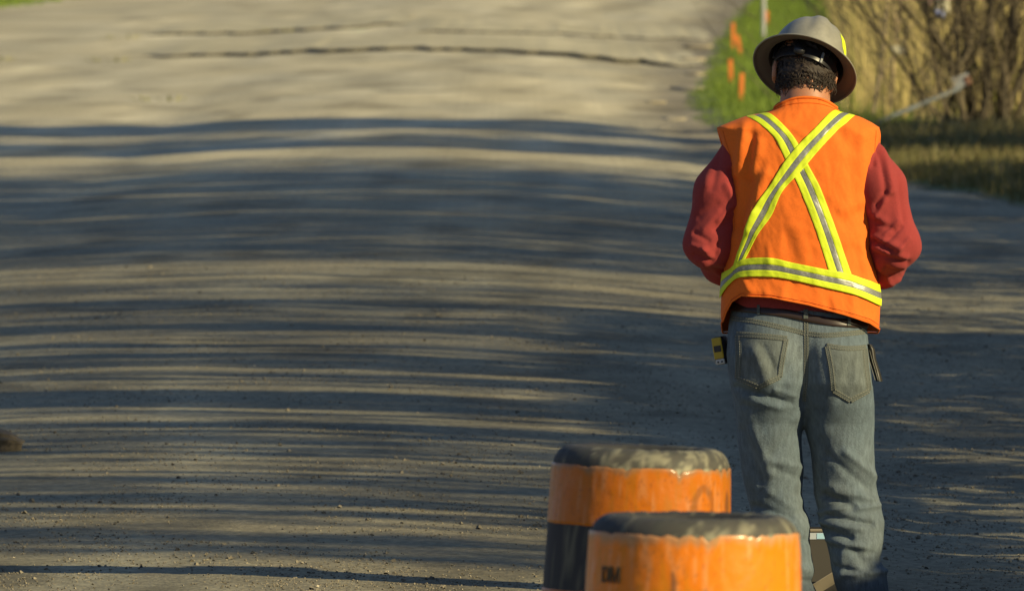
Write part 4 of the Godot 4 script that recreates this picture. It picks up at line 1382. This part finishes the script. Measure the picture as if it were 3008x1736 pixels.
		var q := p
		var ang := rng.randf_range(-0.6, 0.6)
		for k in 7:
			pts.append(hc + tilt * (q + dirv * (0.002 + 0.006 * sin(k * 0.5))))
			rad.append(0.0016 * (1.0 - 0.11 * k))
			ang += curl / 6.0
			q += (down * cos(ang) + sidev * sin(ang)) * L / 6.0
		cu.tube(pts, rad, 4, false)
	put("curls", cu, M.hair, hair).set_meta("kind", "stuff")


func build_helmet(who: Node3D) -> void:
	var o := Node3D.new()
	o.name = "hard_hat"
	who.add_child(o, true)
	o.set_meta("label", "grey-olive full-brim hard hat with a lime sticker")
	o.position = person_at(1988, 161, -0.085)
	o.basis = Basis(Vector3(0, 0, 1), deg_to_rad(-19.0)) * Basis(Vector3(1, 0, 0), deg_to_rad(-32.0))
	# y is the helmet's own up, +z its back
	var shell := func(ph: float, t: float, out: float) -> Vector3:
		# t: 0 crown, 1 foot of the dome, 1..2 brim
		var cx := sin(ph); var cz := cos(ph)
		var a := 0.116; var b := 0.138; var h := 0.144
		if t <= 1.0:
			var g := t * PI * 0.5
			var r := pow(sin(g), 0.92)
			var y := h * pow(cos(g), 0.86) + 0.006
			var p := Vector3(cx * a * r, y, cz * b * r)
			# raised ridge from front to back with a groove on either side
			var e := p.x / 0.021
			var ridge := 0.0055 * exp(-e * e * e * e) - 0.0018 * exp(-pow((absf(p.x) - 0.034) / 0.010, 2.0))
			ridge *= smooth(0.02, 0.075, y) * (0.75 + 0.25 * cz)
			return p + Vector3(cx * 0.5, 1.0, cz * 0.5).normalized() * ridge + Vector3(cx, 0.4, cz).normalized() * out
		var u := t - 1.0
		var ra := a + 0.043 * u; var rb := b + (0.047 + 0.012 * maxf(-cz, 0.0)) * u
		var y2 := 0.006 - 0.004 * u - 0.012 * u * u - 0.004 * sin(minf(u * 4.0, PI))
		return Vector3(cx * ra, y2 + out, cz * rb)
	var m := MB.new()
	m.sheet(72, 120, func(a: float, b: float): return shell.call(b * TAU, a * 2.0, 0.0), true)
	# underside, 3 mm below, and the rolled lip
	put("shell", m, M.hat, o)
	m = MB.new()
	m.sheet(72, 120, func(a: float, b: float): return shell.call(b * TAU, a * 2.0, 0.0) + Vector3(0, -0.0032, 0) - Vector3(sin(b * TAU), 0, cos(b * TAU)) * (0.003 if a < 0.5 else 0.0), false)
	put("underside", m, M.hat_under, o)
	var lip := MB.new()
	var pts := []; var rad := []
	for k in 121:
		pts.append(shell.call(TAU * k / 120.0, 2.0, 0.0) + Vector3(0, -0.0015, 0)); rad.append(0.0026)
	lip.tube(pts, rad, 8, false)
	put("brim_lip", lip, M.hat, o)
	# suspension: head band, ratchet and crown straps
	var hb := MB.new()
	for k in 81:
		var ph := TAU * k / 80.0
		var base := Vector3(sin(ph) * 0.097, 0, cos(ph) * 0.121)
		var low := -0.030 - 0.014 * maxf(0.0, cos(ph))
		for j in 4:
			hb.add(base * [0.985, 1.012, 1.012, 0.985][j] + Vector3(0, [low, low, low + 0.034, low + 0.034][j], 0))
	for k in 80:
		for j in 3:
			var a := k * 4 + j
			hb.quad(a, a + 1, a + 5, a + 4)
	var band := put("head_band", hb, M.black_plastic, o)
	var kn := MB.new()
	kn.tube([Vector3(-0.035, -0.028, 0.116), Vector3(-0.037, -0.029, 0.132)], [0.019, 0.017], 20)
	put("ratchet_knob", kn, M.black_plastic, band)
	var bk := MB.new()
	bk.box(Transform3D(Basis(Vector3.UP, 0.35), Vector3(0.036, -0.027, 0.1165)), Vector3(0.008, 0.037, 0.006), 0.0015)
	put("buckle", bk, M.grey_plate, band)
	for k in 6:
		var ph := TAU * (k + 0.5) / 6.0
		var s := MB.new()
		s.tube([Vector3(sin(ph) * 0.098, -0.01, cos(ph) * 0.120), Vector3(sin(ph) * 0.101, 0.03, cos(ph) * 0.118), Vector3(sin(ph) * 0.06, 0.092, cos(ph) * 0.07), Vector3(0, 0.108, 0)], [0.006, 0.006, 0.006, 0.006], 6)
		put("crown_strap", s, M.black_plastic, o)
	# lime sticker on the right rear of the dome
	var st := MB.new()
	var corner := [Vector2(0.72, 0.62), Vector2(1.02, 0.64), Vector2(1.22, 0.97), Vector2(0.85, 0.84)]
	st.sheet(10, 10, func(a: float, b: float):
		var p: Vector2 = corner[0].lerp(corner[1], b).lerp(corner[3].lerp(corner[2], b), a)
		return shell.call(p.x, p.y, 0.0012), true)
	put("sticker", st, M.lime, o).set_meta("label", "lime reflective sticker")


func build_boots(who: Node3D) -> void:
	for s in [[1948, 1.0], [2128, 1.0]]:
		var m := MB.new()
		var cell := 0.008
		var o := person_at(s[0], 1500, 0.0) + Vector3(-0.075, -0.012, -0.24)
		var nx := 20; var ny := 24; var nz := 44
		var f := big(nx, ny, nz)
		var c := person_at(s[0], 1500, 0.0)
		bones(f, nx, ny, nz, o, cell, [[c + Vector3(0, 0.10, 0.03), c + Vector3(0, 0.05, 0.03), 0.045, 0.045], [c + Vector3(0, 0.045, 0.04), c + Vector3(0, 0.042, -0.12), 0.042, 0.046], [c + Vector3(0.0, 0.036, -0.12), c + Vector3(0.01, 0.034, -0.17), 0.046, 0.036]], 0.02)
		for i in nx * ny * nz:
			var y := (i / nx) % ny
			f[i] = maxf(f[i], 0.004 - (o.y + y * cell))
		nets(f, nx, ny, nz, o, cell, m)
		put("boot", m, M.boot, who)


func build_person() -> void:
	var who := thing("person", "worker seen from behind in orange vest, hard hat and jeans, looking down", "person", Vector3(0.870, road_h(0.87, 45.0), -45.0))
	build_body(who)
	build_shirt(who)
	build_jeans(who)
	build_vest(who)
	build_boots(who)
	build_helmet(who)
	var base := who.position

	# tape measure clipped at the left hip
	var tp := thing("tape_measure", "yellow and black tape measure clipped at the worker's left hip", "tape measure", base + person_at(1773, 862, 0.02))
	tp.rotation = Vector3(0, -0.25, 0.17)
	var cm := MB.new()
	cm.box(Transform3D(Basis(), Vector3(0.0, 0.0, -0.034)), Vector3(0.040, 0.084, 0.072), 0.009)
	put("case", cm, M.black_plastic, tp)
	var ym := MB.new()
	ym.box(Transform3D(Basis(), Vector3(-0.003, 0.008, 0.001)), Vector3(0.030, 0.064, 0.008), 0.003)
	var yf := put("yellow_face", ym, M.tape_yellow, tp)
	var lb := MB.new()
	lb.box(Transform3D(Basis(), Vector3(-0.003, 0.006, 0.0055)), Vector3(0.022, 0.019, 0.002), 0.0006)
	put("dark_label", lb, M.black_plastic, yf)
	var sl := MB.new()
	sl.box(Transform3D(Basis(), Vector3(-0.002, -0.033, 0.0)), Vector3(0.028, 0.016, 0.008), 0.002)
	put("steel_mouth", sl, M.steel, tp)
	for k in 2:
		var sc := MB.new()
		sc.tube([Vector3(-0.008 + 0.012 * k, -0.034, 0.003), Vector3(-0.008 + 0.012 * k, -0.034, 0.0052)], [0.0028, 0.0028], 10)
		put("screw", sc, M.black_plastic, tp)
	var cl := MB.new()
	cl.box(Transform3D(Basis(), Vector3(-0.0225, -0.012, -0.03)), Vector3(0.003, 0.05, 0.02), 0.001)
	put("belt_clip", cl, M.steel, tp)

	# sheath at the right hip
	var sh := thing("tool_sheath", "dark leather tool sheath hanging at the worker's right hip", "sheath", base + person_at(2139, 845, 0.035))
	var prof := [[0.0, 0.0], [0.008, -0.002], [0.016, -0.016], [0.020, -0.045], [0.031, -0.080], [0.040, -0.112]]
	var sm := MB.new()
	for i in prof.size():
		var q: Array = prof[i]
		var wide := lerpf(0.006, 0.017, smooth(0.0, 1.0, float(i) / 2.0))
		for k in 12:
			var a := TAU * k / 12.0
			sm.add(Vector3(q[0] - wide * 0.5 + 0.004 + wide * 0.6 * cos(a), q[1], 0.022 * sin(a)))
	for i in prof.size() - 1:
		for k in 12:
			var a := i * 12 + k; var b := i * 12 + (k + 1) % 12
			sm.quad(a, a + 12, b + 12, b)
	for k in range(1, 11):
		sm.tri(60, 60 + k, 61 + k)
	put("leather", sm, M.sheath, sh)
	var ss := MB.new()
	for k in 2:
		ss.tube([Vector3(-0.004 + 0.009 * k, -0.018, 0.0225), Vector3(0.006 + 0.009 * k, -0.055, 0.0235), Vector3(0.022 + 0.009 * k, -0.108, 0.0230)], [0.0007, 0.0009, 0.0007], 4)
	put("stitching", ss, M.thread, sh)

	# carton on the ground beyond his feet
	var cx := 0.93; var cd := 45.75
	var ct := thing("cardboard_carton", "open cardboard carton with a pale blue label between the worker's boots", "carton", at_ground(cx, cd))
	ct.rotation.y = 0.06
	var W := 0.17; var HH := 0.205; var D := 0.30
	for q in [["front_panel", Vector3(0, HH * 0.5, 0), Vector3(W, HH, 0.004)], ["back_panel", Vector3(0, HH * 0.5, -D), Vector3(W, HH, 0.004)], ["side_panel", Vector3(-W * 0.5 - 0.002, HH * 0.5, -D * 0.5), Vector3(0.004, HH, D + 0.004)], ["side_panel", Vector3(W * 0.5 + 0.002, HH * 0.5, -D * 0.5), Vector3(0.004, HH, D + 0.004)], ["bottom_panel", Vector3(0, 0.004, -D * 0.5), Vector3(W - 0.002, 0.004, D - 0.006)]]:
		var m := MB.new()
		m.box(Transform3D(Basis(), q[1]), q[2], 0.001)
		put(q[0], m, M.shaded_card, ct)
	var rimm := MB.new()
	rimm.box(Transform3D(Basis(), Vector3(0, HH + 0.003, 0.001)), Vector3(W + 0.01, 0.009, 0.009), 0.002)
	put("folded_rim", rimm, M.pale_card, ct)
	var lab := MB.new()
	lab.box(Transform3D(Basis(), Vector3(0.0, HH - 0.0145, 0.0028)), Vector3(W - 0.004, 0.020, 0.0016), 0.0004)
	var lo := put("label_strip", lab, M.label_grey, ct)
	var lab2 := MB.new()
	lab2.box(Transform3D(Basis(), Vector3(0.038, HH - 0.0145, 0.0042)), Vector3(0.07, 0.0175, 0.0014), 0.0004)
	put("blue_panel", lab2, M.label_blue, lo)
	var dot := MB.new()
	dot.box(Transform3D(Basis(), Vector3(-0.022, HH - 0.0135, 0.0040)), Vector3(0.009, 0.005, 0.001), 0.0003)
	put("dark_mark", dot, M.ink, lo)
	var fl := MB.new()
	fl.box(Transform3D(Basis(Vector3(0, 0, 1), 0.55) * Basis(Vector3(1, 0, 0), 0.9), Vector3(0.035, 0.055, 0.05)), Vector3(0.12, 0.06, 0.003), 0.001)
	put("loose_flap", fl, M.pale_card, ct)


# ------------------------------------------------------------------ materials
func build_materials() -> void:
	M.dirt = mat(1, 1, 1, 0.95, true)
	M.dirt.albedo_texture = speckle(1024, 3, 0.02, Vector2.ONE, 0.62, 1.0, 0.75)
	M.dirt.normal_enabled = true
	M.dirt.normal_texture = relief(1024, 8, 0.05, 5.0, 5)
	M.dirt.normal_scale = 0.55
	M.dirt.metallic_specular = 0.3
	M.soil = mat(0.12, 0.11, 0.06, 1.0)
	M.turf = mat(1, 1, 1, 1.0, true)
	M.green_turf = mat(0.10, 0.13, 0.025, 1.0)
	M.leaf = mat(1, 1, 1, 0.8, true)
	M.leaf.backlight_enabled = true
	M.leaf.backlight = Color(0.5, 0.5, 0.5)
	M.straw = mat(1, 1, 1, 0.8, true)
	M.straw.backlight_enabled = true
	M.straw.backlight = Color(0.4, 0.4, 0.4)
	M.needles = mat(0.05, 0.07, 0.025, 0.9)
	M.bark = mat(0.12, 0.098, 0.062, 1.0)
	M.dry_twig = mat(0.25, 0.20, 0.12, 1.0)
	M.pale_bark = mat(0.40, 0.31, 0.20, 1.0)
	M.pebble = mat(1, 1, 1, 1.0, true)
	M.lump = mat(0.185, 0.15, 0.10, 1.0)
	M.lump.albedo_texture = speckle(256, 14, 0.03, Vector2.ONE, 0.55, 1.0, 0.6)
	M.lump.uv1_triplanar = true
	M.lump.uv1_scale = Vector3.ONE * 5.0
	M.chunk = mat(0.32, 0.28, 0.20, 1.0)
	M.shadow_dark = mat(0.02, 0.02, 0.022, 0.9)  # colour of the strip that stands in for a shadow
	M.stake = mat(0.72, 0.20, 0.035, 0.8)
	M.steel = mat(0.42, 0.43, 0.42, 0.5)
	M.blue_steel = mat(0.16, 0.185, 0.20, 0.7)
	M.grey_plate = mat(0.20, 0.21, 0.22, 0.6)
	M.rust = mat(0.17, 0.09, 0.06, 0.9)
	M.paper = mat(0.66, 0.62, 0.45, 0.8)
	M.blue = mat(0.36, 0.42, 0.75, 0.7)
	M.pink = mat(0.55, 0.34, 0.34, 0.7)
	M.drum_black = mat(1, 1, 1, 0.75, true)
	M.orange_film = mat(1, 1, 1, 0.42, true)
	M.orange_film.clearcoat_enabled = true
	M.orange_film.metallic_specular = 0.3
	M.orange_film.clearcoat = 0.35
	M.orange_film.clearcoat_roughness = 0.22
	M.orange_film.normal_enabled = true
	M.orange_film.normal_texture = relief(256, 44, 0.03, 3.0, 3)
	M.orange_film.normal_scale = 0.25
	M.orange_film.uv1_triplanar = true
	M.orange_film.uv1_scale = Vector3.ONE * 5.0
	M.ink = mat(0.09, 0.055, 0.02, 0.8)
	M.vest = mat(0.84, 0.165, 0.010, 0.9)
	cloth(M.vest, 21, 9.0, 0.90, 0.3)
	M.vest_dark = mat(0.60, 0.12, 0.01, 0.9)
	M.lime = mat(0.72, 0.86, 0.02, 0.7)
	cloth(M.lime, 22, 14.0, 0.88, 0.3)
	M.silver = mat(0.34, 0.35, 0.32, 0.45)
	M.silver.metallic = 0.35
	cloth(M.silver, 23, 8.0, 0.72, 0.3)
	M.sweat = mat(0.31, 0.038, 0.036, 1.0)
	M.sweat.rim_enabled = true
	M.sweat.rim = 0.2
	M.sweat.rim_tint = 0.6
	cloth(M.sweat, 24, 12.0, 0.84, 0.6)
	M.denim = mat(1, 1, 1, 0.95, true)
	cloth(M.denim, 25, 6.0, 0.62, 0.6, Vector2(1.0, 0.25))
	M.pocket_denim = mat(0.165, 0.195, 0.195, 0.95)
	cloth(M.pocket_denim, 25, 6.0, 0.62, 0.6, Vector2(1.0, 0.25))
	M.stitch_denim = mat(0.17, 0.195, 0.18, 0.95)
	cloth(M.stitch_denim, 27, 20.0, 0.5, 0.5)
	M.thread = mat(0.24, 0.235, 0.20, 0.9)
	M.leather = mat(0.026, 0.014, 0.010, 0.42)
	M.sheath = mat(0.024, 0.021, 0.014, 0.45)
	M.boot = mat(0.10, 0.07, 0.045, 0.7)
	M.skin = mat(0.38, 0.165, 0.085, 0.55)
	M.skin.subsurf_scatter_enabled = true
	M.skin.subsurf_scatter_strength = 0.15
	M.hair = mat(0.022, 0.013, 0.008, 0.7)
	M.hat = mat(0.28, 0.27, 0.22, 0.52)
	M.hat.clearcoat_enabled = true
	M.hat.clearcoat = 0.2
	M.hat.clearcoat_roughness = 0.4
	M.hat.albedo_texture = speckle(256, 61, 0.015, Vector2.ONE, 0.8, 1.0, 0.6)
	M.hat.uv1_triplanar = true
	M.hat.uv1_scale = Vector3.ONE * 4.0
	M.hat_under = mat(0.105, 0.09, 0.078, 0.7)  # same plastic as the shell, darkened for the shade under the brim
	M.black_plastic = mat(0.012, 0.012, 0.014, 0.35)
	M.tape_yellow = mat(0.40, 0.29, 0.018, 0.5)  # yellow dimmed: the shade of the vest is put into it
	M.shaded_card = mat(0.055, 0.05, 0.042, 0.95)  # cardboard darkened to carry the shade behind the worker
	M.pale_card = mat(0.24, 0.205, 0.15, 0.95)
	M.label_grey = mat(0.42, 0.46, 0.50, 0.6)
	M.label_blue = mat(0.36, 0.58, 0.72, 0.6)


func cloth(m: StandardMaterial3D, seeds: int, scale_: float, lo: float, bump: float, stretch := Vector2.ONE) -> void:
	m.albedo_texture = speckle(512, seeds, 0.02, Vector2.ONE, lo, 1.0, 0.72)
	m.normal_enabled = true
	m.normal_texture = relief(512, seeds + 100, 0.12, 3.0, 3)
	m.normal_scale = bump
	m.uv1_triplanar = true
	m.uv1_scale = Vector3(scale_ * stretch.x, scale_ * stretch.y, scale_ * stretch.x)


func _ready() -> void:
	rng.seed = 77
	na.seed = 5; na.frequency = 1.0; na.noise_type = FastNoiseLite.TYPE_SIMPLEX_SMOOTH; na.fractal_octaves = 2
	nb.seed = 9; nb.frequency = 1.0; nb.noise_type = FastNoiseLite.TYPE_SIMPLEX_SMOOTH; nb.fractal_octaves = 3
	nc.seed = 13; nc.frequency = 1.0; nc.noise_type = FastNoiseLite.TYPE_SIMPLEX_SMOOTH; nc.fractal_octaves = 2

	# camera: a long lens from just above head height, focused on the worker
	var cam := Camera3D.new()
	cam.name = "camera"
	var lens := CameraAttributesPhysical.new()
	lens.frustum_focal_length = 608.2
	lens.frustum_focus_distance = 45.0
	lens.frustum_near = 1.0
	lens.frustum_far = 6000.0
	lens.exposure_aperture = 21.5
	cam.attributes = lens
	cam.position = Vector3(0, TALL, 0)
	cam.rotation_degrees = Vector3(-1.6656, 0, 0)
	cam.fov = 2.2605
	cam.far = 6000.0
	add_child(cam)
	# clear evening sky
	var env := Environment.new()
	env.background_mode = Environment.BG_SKY
	var sm := ProceduralSkyMaterial.new()
	sm.sky_top_color = Color(0.37, 0.47, 0.62)
	sm.sky_horizon_color = Color(0.66, 0.70, 0.74)
	sm.sky_curve = 0.12
	sm.ground_bottom_color = Color(0.25, 0.23, 0.18)
	sm.ground_horizon_color = Color(0.55, 0.56, 0.55)
	sm.sky_energy_multiplier = 0.88
	sm.ground_energy_multiplier = 0.7
	sm.sun_angle_max = 10.0
	env.sky = Sky.new()
	env.sky.sky_material = sm
	env.tonemap_mode = Environment.TONE_MAPPER_LINEAR
	env.tonemap_exposure = 1.32
	env.sdfgi_enabled = true
	env.ssao_enabled = true
	env.ssil_enabled = true
	var we := WorldEnvironment.new()
	we.name = "world_environment"
	we.environment = env
	add_child(we)
	# low sun from behind on the right
	var sun := DirectionalLight3D.new()
	sun.name = "sun"
	sun.light_energy = 1.6
	sun.light_color = Color(1.0, 0.925, 0.725)
	sun.light_angular_distance = 0.5
	sun.shadow_enabled = true
	sun.rotation_degrees = Vector3(-SUN_UP, SUN_TURN, 0)
	add_child(sun)

	build_materials()
	build_road()
	build_trees()
	build_grass()
	build_shrubs()
	build_person()
	build_drums()
	build_stakes()
	build_gravel()
